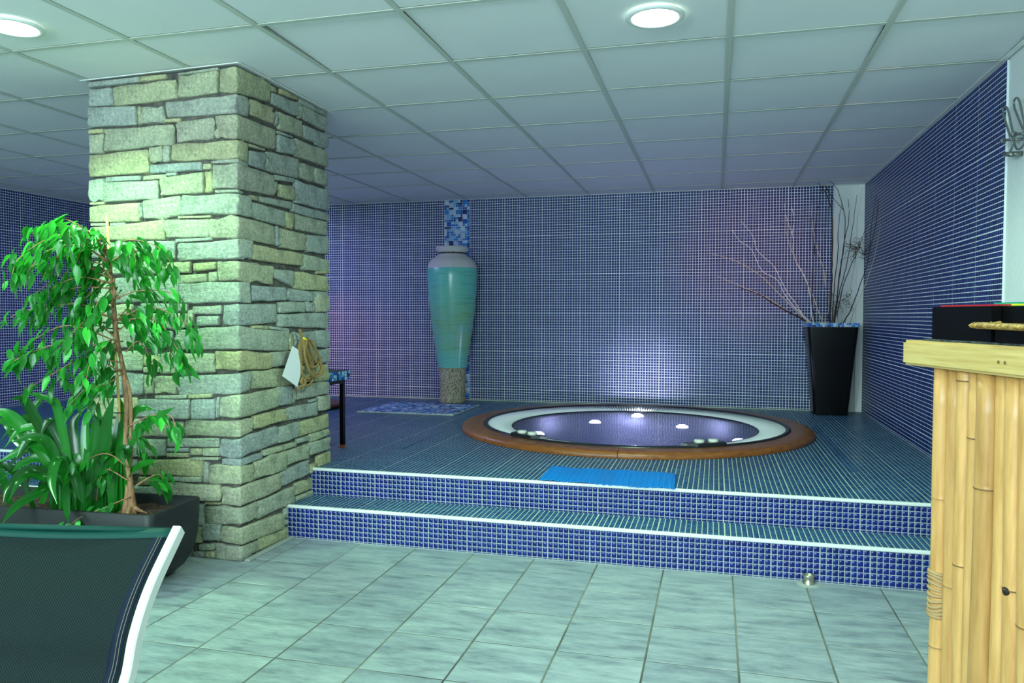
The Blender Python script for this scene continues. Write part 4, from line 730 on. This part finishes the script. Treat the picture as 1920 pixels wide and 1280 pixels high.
o = lathe('round_lid', [(0.0001,D+0.052),(0.30,D+0.052),(0.325,D+0.046),(0.33,D+0.034),(0.32,D+0.024),(0.29,D+0.022),(0.28,D+0.002),(0.0001,D+0.002)], (-2.98,2.86), 'lilac_ring', None, 48, loc=(-2.98,2.86,D))
tag(o, 'dark red-brown round lid on the deck, peeping out behind the column', 'lid')
# ------------------------------------------------------------------ rope coil and card
rp_ = thing('rope_coil', 'coiled hemp rope hanging on the right face of the stone column', 'rope', (-1.515, 0.25, 0.77))
for i, l in enumerate(ROPE):
    off = (0.004, 0.006, 0.016, 0.022, 0.006, 0.004, 0.010, 0.0, 0.012, 0.008, 0.020)[i]
    pts = [Vector((p[0]+off, p[1], p[2])) for p in l]
    tube('strand', smoothline(pts, 6), 0.0078, 'rope', rp_, 8)
p = Vector(ROPE[0][-1]); tube('binding', [p+Vector((0.012,-0.014,0.004)), p+Vector((0.018,0.0,-0.004)), p+Vector((0.012,0.03,-0.012))], 0.006, 'paper_yellow', rp_, 6)
bm = bmesh.new(); a = [bm.verts.new((c[0]+0.004, c[1], c[2])) for c in CARD]; b = [bm.verts.new((c[0]+0.0065, c[1], c[2])) for c in CARD]
bm.faces.new(a); bm.faces.new(b[::-1])
for k in range(5): bm.faces.new((a[k], a[(k+1)%5], b[(k+1)%5], b[k]))
o = bmo('paper_card', bm, 'card', None, loc=CARD[3]); tag(o, 'blank white card tucked beside the coiled rope on the column', 'card')
# ------------------------------------------------------------------ bath mat
V = []; F = []; nu, nv = 132, 72
for i in range(nu+1):
    for j in range(nv+1):
        u = i/nu; v = j/nv; x = -0.288+0.664*u-0.012*v; y = 0.425+0.375*v-0.02*u
        if i in (0, nu): x += 0.006*math.sin(v*PI*22)
        if j in (0, nv): y += 0.006*math.sin(u*PI*40)
        z = D+0.006+0.0035*math.sin(u*PI*44)*math.sin(v*PI*24)+0.0025*math.sin(u*7+v*3)+0.002*math.sin(u*23)
        if v < 0.05: z += 0.002
        V.append((x, y, max(z, D+0.003)))
for i in range(nu):
    for j in range(nv):
        if (i % 6 == 3) and (j % 6 == 3): continue
        a = i*(nv+1)+j; F.append((a, a+nv+1, a+nv+2, a+1))
o = mesh('bath_mat', V, F, 'mat_blue', None, True, loc=(0.04,0.6,D))
md = o.modifiers.new('thick', 'SOLIDIFY'); md.thickness = 0.002; md.offset = -1
tag(o, 'bright blue wavy-edged rubber bath mat on the deck in front of the tub', 'mat')
# ------------------------------------------------------------------ pipe fitting at the step
pf = thing('pipe_fitting', 'short open metal pipe fitting on the floor against the lower step', 'pipe', (0.951, 0.152, 0))
lathe('socket', [(0.016,0.010),(0.017,0.040),(0.022,0.043),(0.024,0.038),(0.022,0.030),(0.021,0.016),(0.025,0.012),(0.026,0.0)], (0.951,0.152), 'brass', pf, 24)
lathe('mortar_collar', [(0.026,0.006),(0.045,0.002),(0.05,0.0005)], (0.951,0.150), 'mortar_pale', pf, 16)
# ------------------------------------------------------------------ coat hooks
hl = ['wire coat hook overlapping the edge of the mosaic on the right wall','wire coat hook on the white plaster, nearest the right edge of the frame']
for i, l in enumerate(HOOKS):
    c = Vector(l[-1]) if i == 0 else Vector((1.752, 0.32, 1.90))
    t = thing('coat_hook', hl[i], 'hook', (XR+0.008, c.y, c.z), 'wire coat hooks')
    tube('wire', smoothline([Vector(p) for p in l], 5), 0.0045, 'steel', t, 8)
    if i == 0:
        tube('post', [(1.752,0.463,1.838),(1.752,0.38,1.82)], 0.010, 'steel', t, 12); tube('cross_pin', [(1.752,0.482,1.901),(1.752,0.376,1.881)], 0.006, 'steel', t, 8)
        tube('pin_cap', [(1.752,0.490,1.902),(1.752,0.480,1.9)], 0.012, 'steel', t, 12); tube('wall_mount', [(1.752,0.40,1.825),(XR+0.008,0.40,1.825)], 0.011, 'steel', t, 12)
        tube('wall_mount', [(1.752,0.385,1.883),(XR+0.008,0.385,1.883)], 0.006, 'steel', t, 12)
    else:
        tube('cross_pin', [(1.752,0.357,1.899),(1.752,0.255,1.878)], 0.006, 'steel', t, 8); tube('pin_cap', [(1.752,0.366,1.901),(1.752,0.355,1.898)], 0.012, 'steel', t, 12)
        tube('wall_mount', [(1.752,0.262,1.879),(XR+0.008,0.262,1.879)], 0.010, 'steel', t, 12)
# ------------------------------------------------------------------ bamboo bar
bd = Vector((0.2719,-0.9623,0)); bi = Vector((0.9623,0.2719,0)); bo = Vector((1.07,-0.9,0))
bar = thing('bamboo_bar', 'bamboo counter with upright poles and a thick pale wooden top', 'counter', tuple(bo+bi*0.25+bd*0.5))
def bp(s, i, z=0): return bo+bd*s+bi*i+Vector((0,0,z))
cs = [bp(0,0), bp(1.30,0), bp(1.30,0.33), bp(0,0.33)]
prism('worktop', [tuple(c) for c in cs], 1.003, 1.073, 'bamboo_slab', bar, bev=0.007)
prism('inner_panel', [tuple(c) for c in (bp(0.13,0.085), bp(1.2,0.085), bp(1.2,0.10), bp(0.13,0.10))], 0.0, 1.003, 'bamboo_node', bar)
bounds = [-0.0015, 0.045, 0.092, 0.139, 0.182, 0.240, 0.289, 0.337, 0.391, 0.442]
while bounds[-1] < 1.08: bounds.append(bounds[-1]+rng.uniform(0.042, 0.054))
NODE = {0:[0.652,0.25],1:[0.43],2:[0.975,0.50],3:[0.836,0.19],4:[0.722],5:[0.10],6:[0.51],7:[0.442],8:[0.79]}
for k in range(len(bounds)-1):
    s0 = (bounds[k]+bounds[k+1])/2+0.112-0.0; r = (bounds[k+1]-bounds[k])/2*0.985
    lean = rng.uniform(-0.006, 0.006) if k else 0.004; rr = rng.uniform(-0.004, 0.006)
    nodes = NODE.get(k, [rng.uniform(0.15,0.9)]); zs = sorted(set([0.0,0.15,0.3,0.45,0.6,0.75,0.9,1.003]+[z for n_ in nodes for z in (n_-0.012,n_-0.004,n_,n_+0.004,n_+0.012)]))
    zs = [z for z in zs if 0 <= z <= 1.003]
    pts = []; rad = []
    for z in zs:
        t_ = z-0.5; b = bp(s0+lean*2*t_+0.003*math.sin(z*5+k), 0.045+rr, z); pts.append(b)
        dn_ = min(abs(z-n_) for n_ in nodes); rad.append(r*(1.045 if dn_ < 0.002 else (0.985 if dn_ < 0.006 else 1.0))*(1+0.02*math.sin(k*7+z*3)))
    po = tube('bamboo_pole', pts, rad, 'bamboo', bar, 16)
    for n_ in nodes:
        if n_ <= 0.02: continue
        t_ = n_-0.5; c = bp(s0+lean*2*t_+0.003*math.sin(n_*5+k), 0.045+rr, n_)
        tube('node_ring', [c+Vector((0,0,-0.0016)), c+Vector((0,0,0.0016))], r*1.052, 'bamboo_node', po, 16)
    if k == 0:
        c0 = bp(s0, 0.045+rr, 0)
        for q in range(11):
            z = 0.335+q*0.0115; til = 0.012*math.sin(q*0.6)
            V_, F_ = [], []; pts2 = [c0+Vector((bi.x*math.cos(a)*r*1.08+bd.x*math.sin(a)*r*1.08, bi.y*math.cos(a)*r*1.08+bd.y*math.sin(a)*r*1.08, z+til*math.cos(a))) for a in [2*PI*j/14 for j in range(15)]]
            tube('rattan_wrap', pts2, 0.0055, 'rattan', po, 5)
    if k == 6:
        c = bp(s0, 0.045-r*0.93, 0.507); tube('split_hole', [c-bi*0.003+bd*0.006, c+bi*0.006+bd*0.006], 0.010, 'bamboo_hole', po, 10)
for s_ in (0.715, 0.765):
    c = bp(s_*0.45+0.10, -0.0005, 1.035-0.0)
    tube('nail_head', [c-bi*0.0008, c+bi*0.002], 0.004, 'bamboo_node', bar, 8)
# things on the bar
prism_ = prism('slate_mat', [tuple(c) for c in (bp(0.085,0.012), bp(0.98,0.012), bp(0.98,0.34), bp(0.085,0.34))], 1.0735, 1.0785, 'slate', None, loc=tuple(bp(0.5,0.17,1.0735)))
tag(prism_, 'thin dark slate mat under the black boxes on the bamboo bar', 'mat')
def openbox(name, s0, s1, i0, i1, z0, z1, label, mt='black_lacquer'):
    t = thing(name, label, 'box', tuple(bp((s0+s1)/2, (i0+i1)/2, z0))); w_ = 0.006
    prism('side', [tuple(c) for c in (bp(s0,i0), bp(s1,i0), bp(s1,i0+w_), bp(s0,i0+w_))], z0, z1, mt, t, bev=0.001)
    prism('side', [tuple(c) for c in (bp(s0,i1-w_), bp(s1,i1-w_), bp(s1,i1), bp(s0,i1))], z0, z1, mt, t, bev=0.001)
    prism('side', [tuple(c) for c in (bp(s0,i0+w_), bp(s0+w_,i0+w_), bp(s0+w_,i1-w_), bp(s0,i1-w_))], z0, z1, mt, t, bev=0.001)
    prism('side', [tuple(c) for c in (bp(s1-w_,i0+w_), bp(s1,i0+w_), bp(s1,i1-w_), bp(s1-w_,i1-w_))], z0, z1, mt, t, bev=0.001)
    prism('bottom', [tuple(c) for c in (bp(s0+w_,i0+w_), bp(s1-w_,i0+w_), bp(s1-w_,i1-w_), bp(s0+w_,i1-w_))], z0, z0+0.006, mt, t)
    return t
openbox('black_box', 0.112, 0.362, 0.02, 0.22, 1.079, 1.164, 'black lacquer box at the far end of the bar, holding coloured papers')
openbox('black_box', 0.365, 0.80, 0.045, 0.22, 1.079, 1.162, 'second black lacquer box on the bar, behind the wicker tray')
openbox('black_box', 0.40, 0.66, 0.004, 0.040, 1.079, 1.108, 'low black box under the wicker tray on the bar')
wk = thing('wicker_tray', 'flat woven wicker tray lying across the low black box on the bar', 'tray', tuple(bp(0.5,0.0,1.109)))
for q in range(5):
    tube('woven_strand', [bp(0.335+0.02*abs(q-1), -0.012+q*0.008, 1.120+0.001*q)] + [bp(0.36+0.02*j, -0.014+q*0.008+0.0015*math.sin(j*PI), 1.119+0.0018*math.sin(j*PI+q*PI)-j*0.0003) for j in range(18)], 0.0052, 'wicker', wk, 6)
V = []; F = []
for j in range(60):
    s_ = 0.34+j*0.006; c = bp(s_, 0.002, 1.118-j*0.00009)
    v_, f_ = sweep([c+Vector((bi.x*0.022*math.cos(a)+bd.x*0.003*math.sin(a), bi.y*0.022*math.cos(a)+bd.y*0.003*math.sin(a), 0.0068*math.sin(a))) for a in [2*PI*k/8 for k in range(9)]], 0.0016, 4, False)
    b0 = len(V); V += v_; F += [tuple(x+b0 for x in ff) for ff in f_]
tag(mesh('weave', V, F, 'wicker', wk, True), kind='stuff')
def sheet(name, s0, s1, i0, i1, z0, z1, mt, label, tilt=0.0):
    o = prism(name, [tuple(c) for c in (bp(s0,i0), bp(s1,i0+tilt), bp(s1,i1+tilt), bp(s0,i1))], z0, z1, mt, None, loc=tuple(bp((s0+s1)/2,(i0+i1)/2,z0)))
    tag(o, label, 'paper')
sheet('paper_sheet', 0.135, 0.372, 0.03, 0.060, 1.1645, 1.1685, 'paper_red', 'flat red card lying along the edge of the far black box')
sheet('paper_sheet', 0.20, 0.33, 0.13, 0.18, 1.165, 1.175, 'paper_green', 'dark green folded paper on top of the far black box')
sheet('paper_sheet', 0.25, 0.345, 0.09, 0.115, 1.1655, 1.170, 'paper_yellow', 'thin yellow paper between the red card and the green paper')
sheet('paper_sheet', 0.385, 0.52, 0.16, 0.175, 1.120, 1.200, 'paper_lime', 'lime green folded card standing in the second black box')
sheet('paper_sheet', 0.53, 0.78, 0.15, 0.165, 1.120, 1.194, 'paper_yellow', 'bright yellow card standing beside the lime green one')
# ------------------------------------------------------------------ planter trough, ficus, strap-leaved plant
an = math.radians(3.0); ta = Vector((math.cos(an), math.sin(an), 0)); tn = Vector((math.sin(an), -math.cos(an), 0))
NR = Vector((-1.622,-0.718,0)); TLn = 1.15; TW_ = 0.345
trc = NR-ta*TLn/2-tn*TW_/2
tr_ = thing('trough_planter', 'long dark grey plant trough with rounded sides in front of the stone column', 'planter', (trc.x, trc.y, 0))
def rr(hl_, hw_, z, r=0.03, n=4):
    out = []
    for sx, sy, a0 in ((1,1,0),(-1,1,PI/2),(-1,-1,PI),(1,-1,1.5*PI)):
        for k in range(n+1):
            a = a0+PI/2*k/n; u = sx*(hl_-r)+r*math.cos(a); v = sy*(hw_-r)+r*math.sin(a); q = trc+ta*u-tn*v; out.append((q.x,q.y,z))
    return out
hl0, hw0 = TLn/2, TW_/2
lev = [(-0.115,-0.045,0.002),(-0.108,-0.040,0.007),(-0.062,-0.026,0.045),(-0.028,-0.013,0.10),(-0.010,-0.005,0.17),(-0.003,-0.001,0.25),(0,0,0.333),(-0.003,-0.003,0.336),(-0.011,-0.011,0.336),(-0.014,-0.014,0.333),(-0.018,-0.016,0.25)]
V = []; F = []
for a, b, z in lev: V += rr(hl0+a, hw0+b, z)
n = 20
for i in range(len(lev)-1):
    for k in range(n): F.append((i*n+k, i*n+(k+1)%n, (i+1)*n+(k+1)%n, (i+1)*n+k))
F.append(tuple(range(n-1,-1,-1)))
edgesharp(mesh('trough', V, F, 'trough_plastic', tr_, True), 60)
# soil
V = []; F = []; nx, ny = 44, 14
for i in range(nx+1):
    for j in range(ny+1):
        u = (i/nx-0.5)*(TLn-0.04); v = (j/ny-0.5)*(TW_-0.036); q = trc+ta*u-tn*v
        V.append((q.x, q.y, 0.292+0.014*noise.noise(Vector((u*14,v*14,0)))+0.008*noise.noise(Vector((u*50,v*50,3)))))
for i in range(nx):
    for j in range(ny): a = i*(ny+1)+j; F.append((a, a+ny+1, a+ny+2, a+1))
mesh('soil', V, F, 'soil', tr_, True)
stp = Vector(STEMS[0][0])
fic = thing('ficus_tree', 'weeping fig tree with glossy green leaves tied to a stake in the trough', 'tree', (stp.x, stp.y, 0.295))
for k, st_ in enumerate(STEMS):
    pts = smoothline([Vector((p[0]+0.006*math.sin(i*1.7+k*2), p[1]+0.012*math.cos(i*1.9+k*3), p[2])) for i, p in enumerate([(st_[0][0], st_[0][1], 0.285)]+list(st_[1:]))], 6); n = len(pts)
    tube('trunk', pts, [0.0125*(1-0.55*i/n)*(0.78 if k else 1)+(0.009*max(0, 1-i/5)) for i in range(n)], 'bark', fic, 10)
for k in range(4):
    a = 0.6+k*1.5; tube('root', [stp+Vector((0,0,0.02)), stp+Vector((0.03*math.cos(a),0.03*math.sin(a),-0.004)), stp+Vector((0.07*math.cos(a),0.06*math.sin(a),-0.022))], [0.010,0.008,0.003], 'bark', fic, 6)
s0 = Vector(STAKE[0]); s1 = Vector(STAKE[1]); s0.z = 0.285
stk = tube('stake', [s0, s1], 0.0055, 'stake', fic, 8)
for zf in (0.62, 0.34): 
    p = s0.lerp(s1, zf); tube('tie', [p+Vector((-0.022,-0.008,0)), p+Vector((0.0,-0.016,0.001)), p+Vector((0.026,-0.006,0.002)), p+Vector((0.03,0.01,0))], 0.0025, 'rubber', stk, 6)
def leaf_mesh(name, L, W, fold, curl, mt, seed, nseg=6):
    rg = random.Random(seed); V = []; F = []
    for i in range(nseg+1):
        t_ = i/nseg; w = W*math.sin(PI*min(1, t_*1.02)**0.8)**0.9*(1-0.25*t_) if 0 < i < nseg else 0.0006
        x = L*t_; z = -curl*L*t_*t_; wob = 0.0015*math.sin(t_*9+seed)
        V += [(x, -w, z+fold*w+wob), (x, 0, z), (x, w, z+fold*w-wob)]
    for i in range(nseg):
        a = i*3; F += [(a,a+3,a+4,a+1),(a+1,a+4,a+5,a+2)]
    me = bpy.data.meshes.new(name); me.from_pydata(V, [], F); me.materials.append(M[mt]); me.polygons.foreach_set('use_smooth', [True]*len(F)); me.update(); return me
LM = [leaf_mesh('leaf', 0.068+0.008*(k%3), 0.0150+0.0015*(k%2), 0.35, 0.12+0.05*(k%3), 'ficus_leaf', k) for k in range(6)]
leaf_n = 0; rest = []
cand = []
for b in FICUS:
    pts = smoothline([Vector(p) for p in b], 7); n = len(pts)
    for p in pts:
        if p.y > -0.25: p.y = -0.25
    tube('twig', pts, [0.0035*(1-0.75*i/n) for i in range(n)], 'bark', fic, 5)
    L_ = sum((pts[i+1]-pts[i]).length for i in range(n-1)); cnt = max(10, int(L_/0.0135))
    for q in range(cnt):
        t_ = 0.16+0.84*(q+rng.random()*0.6)/cnt; t_ = min(t_, 1.0); idx = min(n-2, int(t_*(n-1))); p = pts[idx].lerp(pts[idx+1], t_*(n-1)-idx)
        tang = (pts[idx+1]-pts[idx]).normalized()
        p = p+Vector((rng.uniform(-.02,.02),rng.uniform(-.04,.04),rng.uniform(-.02,.02))); side = rng.uniform(0, 2*PI); out_ = Vector((math.cos(side), math.sin(side)*0.8, 0))
        d = (tang*0.75+out_*0.65+Vector((0,0,-rng.uniform(0.45,1.5)))).normalized()
        cand.append((p, d))
def place_leaf(p, d, me, parent, sc=1.0, name='leaf'):
    x = d; up_ = Vector((rng.uniform(-0.7,0.7), rng.uniform(-0.9,0.3), 1)).normalized(); y = up_.cross(x).normalized(); z = x.cross(y)
    mt_ = Matrix(((x.x,y.x,z.x),(x.y,y.y,z.y),(x.z,y.z,z.z)))
    return mt_
rng.shuffle(cand)
base = wloc(fic); V = []; F = []
for k, (p, d) in enumerate(cand):
    me = LM[k % 6]; sc = rng.uniform(0.7, 1.08); R3 = place_leaf(p, d, me, fic)
    if p.y+d.y*0.07 > -0.235: p = p-Vector((0, p.y+d.y*0.07+0.235, 0))
    if k < 300:
        o = bpy.data.objects.new('leaf', me); link(o, fic); o.location = p-base; o.rotation_euler = R3.to_euler(); o.scale = (sc, sc, sc)
    else:
        b0 = len(V); V += [p+R3@(v.co*sc) for v in me.vertices]; F += [tuple(i+b0 for i in pl.vertices) for pl in me.polygons]
if V: tag(mesh('leaves', V, F, 'ficus_leaf', fic, True), kind='stuff')
print('ficus leaves', len(cand))
cl_ = thing('clivia_plant', 'clump of long arching dark green strap leaves in the left part of the trough', 'plant', (-2.05, -0.62, 0.295))
def strap(pts, W, parent):
    pts = smoothline(pts, 6); n = len(pts); V = []; F = []
    for i, p in enumerate(pts):
        t_ = i/(n-1); tg = (pts[min(i+1,n-1)]-pts[max(i-1,0)]).normalized()
        view = Vector((0.25+0.25*math.sin(W*999), -0.8, 0.55)); s_ = tg.cross(view).normalized()
        w = W*(0.62+0.38*math.sin(PI*min(1, t_*1.1)))*(1 if t_ < 0.72 else max(0.04, math.cos((t_-0.72)/0.28*PI/2)))
        nn = s_.cross(tg)
        V += [p-s_*w+nn*w*0.28, p-s_*w*0.5+nn*w*0.08, p, p+s_*w*0.5+nn*w*0.08, p+s_*w+nn*w*0.28]
    for i in range(n-1):
        for k in range(4): a = i*5+k; F.append((a,a+1,a+6,a+5))
    return mesh('strap_leaf', V, F, 'strap_leaf', parent, True, loc=pts[0])
def fixroot(p):
    q = p-trc; u = q.dot(ta); v = -q.dot(tn); u = max(-hl0+0.06, min(hl0-0.06, u)); v = max(-hw0+0.06, min(hw0-0.06, v)); r_ = trc+ta*u-tn*v; r_.z = 0.285; return r_
for wpx, b in STRAP:
    P = [Vector(p) for p in b]; r0 = fixroot(P[0]); P = [r0]+([P[0]] if P[0].z > 0.36 else [])+P[1:]
    P = [Vector((p.x, min(p.y, -0.255), p.z)) for p in P]
    strap(P, wpx*0.00235, cl_)
for k in range(9):
    a = rng.uniform(0, 2*PI); ln = rng.uniform(0.18, 0.34); h = rng.uniform(0.10, 0.24); u = rng.uniform(-0.55, 0.12)
    r0 = trc+ta*(u*hl0*1.2+0.1)-tn*rng.uniform(-0.09,0.09); r0.z = 0.285; dx = Vector((math.cos(a), math.sin(a)*0.45-0.1, 0))
    P = [r0, r0+dx*ln*0.25+Vector((0,0,h*0.75)), r0+dx*ln*0.65+Vector((0,0,h)), r0+dx*ln+Vector((0,0,h*rng.uniform(0.1,0.75)))]
    P = [Vector((p.x, min(p.y, -0.255), p.z)) for p in P]
    strap(P, rng.uniform(0.014, 0.022), cl_)
# ------------------------------------------------------------------ lounger
LT = Vector((-0.647,-1.777,0.64)); RG = [LT, Vector((-0.630,-1.865,0.54)), Vector((-0.612,-1.935,0.44)), Vector((-0.600,-2.0,0.345)), Vector((-0.575,-2.10,0.325)), Vector((-0.40,-2.95,0.325)), Vector((-0.36,-3.15,0.325))]
RG[1] = CAMP+0.8*(Vector((-0.9255,-1.54,0.394))-CAMP)
RG[2] = CAMP+0.8*(Vector((-0.912,-1.615,0.295))-CAMP)
RG[3] = CAMP+0.8*(Vector((-0.905,-1.66,0.19))-CAMP)
lat = Vector((-0.983,-0.18,0)).normalized(); LW = 0.62
lo_t = thing('sun_lounger', 'sun lounger with dark mesh fabric and white metal frame in the near left corner', 'lounger', (-0.85,-2.4,0))
def rail(P0off, name='side_rail'):
    pts = smoothline([p+P0off for p in RG], 6); n = len(pts); V = []; F = []
    for i, p in enumerate(pts):
        tg = (pts[min(i+1,n-1)]-pts[max(i-1,0)]).normalized(); nn = lat.cross(tg).normalized()
        if nn.z < 0: nn = -nn
        hw_, hh = 0.0105, 0.015; c = 0.003
        for a, b in ((-hw_+c,-hh),(hw_-c,-hh),(hw_,-hh+c),(hw_,hh-c),(hw_-c,hh),(-hw_+c,hh),(-hw_,hh-c),(-hw_,-hh+c)): V.append(p+lat*a+nn*b)
    for i in range(n-1):
        for k in range(8): F.append((i*8+k, i*8+(k+1)%8, (i+1)*8+(k+1)%8, (i+1)*8+k))
    F += [tuple(range(7,-1,-1)), tuple((n-1)*8+k for k in range(8))]
    bm = bmesh.new(); vs = [bm.verts.new(v) for v in V]
    for f in F: bm.faces.new([vs[k] for k in f])
    return bmo(name, bm, 'alu', lo_t)
rail(Vector((0,0,0))); rail(lat*LW)
pts = smoothline(RG, 6); n = len(pts)
def fabric(name, a0, a1, mt, i0=0, i1=None, lift=0.0, sag=0.018, uv=True, nc=24):
    V = []; F = []; UV = []; i1 = i1 if i1 is not None else n-1; dist = 0
    for i in range(i0, i1+1):
        p = pts[i]; tg = (pts[min(i+1,n-1)]-pts[max(i-1,0)]).normalized(); nn = lat.cross(tg).normalized()
        if nn.z < 0: nn = -nn
        if i > i0: dist += (pts[i]-pts[i-1]).length
        for k in range(nc+1):
            a = a0+(a1-a0)*k/nc; s_ = sag*math.sin(PI*a/LW); V.append(p+lat*a+nn*(0.006+lift-s_)); UV.append((a, dist))
    for i in range(i1-i0):
        for k in range(nc): b = i*(nc+1)+k; F.append((b, b+1, b+nc+2, b+nc+1))
    o = mesh(name, V, F, mt, lo_t, True); ul = o.data.uv_layers.new(name='UVMap')
    for l in o.data.loops: ul.data[l.index].uv = UV[l.vertex_index]
    md = o.modifiers.new('thick', 'SOLIDIFY'); md.thickness = 0.0012; md.offset = -1
    return o
fabric('mesh_panel', 0.012, LW-0.012, 'mesh_fabric')
fabric('side_hem', 0.022, 0.050, 'hem', lift=0.0012, nc=3)
fabric('side_hem', LW-0.050, LW-0.022, 'hem', lift=0.0012, nc=3)
for a in (0.027, 0.034): tube('stitching', [pts[i]+lat*a+Vector((0,-0.004,0.0095-0.018*math.sin(PI*a/LW)))*1.0 for i in range(1, n-1)], 0.0006, 'thread', lo_t, 4)
fabric('top_hem', 0.012, LW-0.012, 'hem_green', 0, 1, lift=0.0016)
tube('top_rail', [pts[0]+lat*0.0+Vector((0,0.004,-0.004)), pts[0]+lat*LW+Vector((0,0.004,-0.004))], 0.007, 'hem_green', lo_t, 10)
tube('end_rail', [pts[-1], pts[-1]+lat*LW], 0.011, 'alu', lo_t, 10)
for a in (0.0, LW):
    for i in (int(n*0.66), n-4):
        p = pts[i]+lat*a; tube('leg', [p+Vector((0,0,-0.012)), Vector((p.x, p.y, 0.002))], 0.012, 'alu', lo_t, 10)
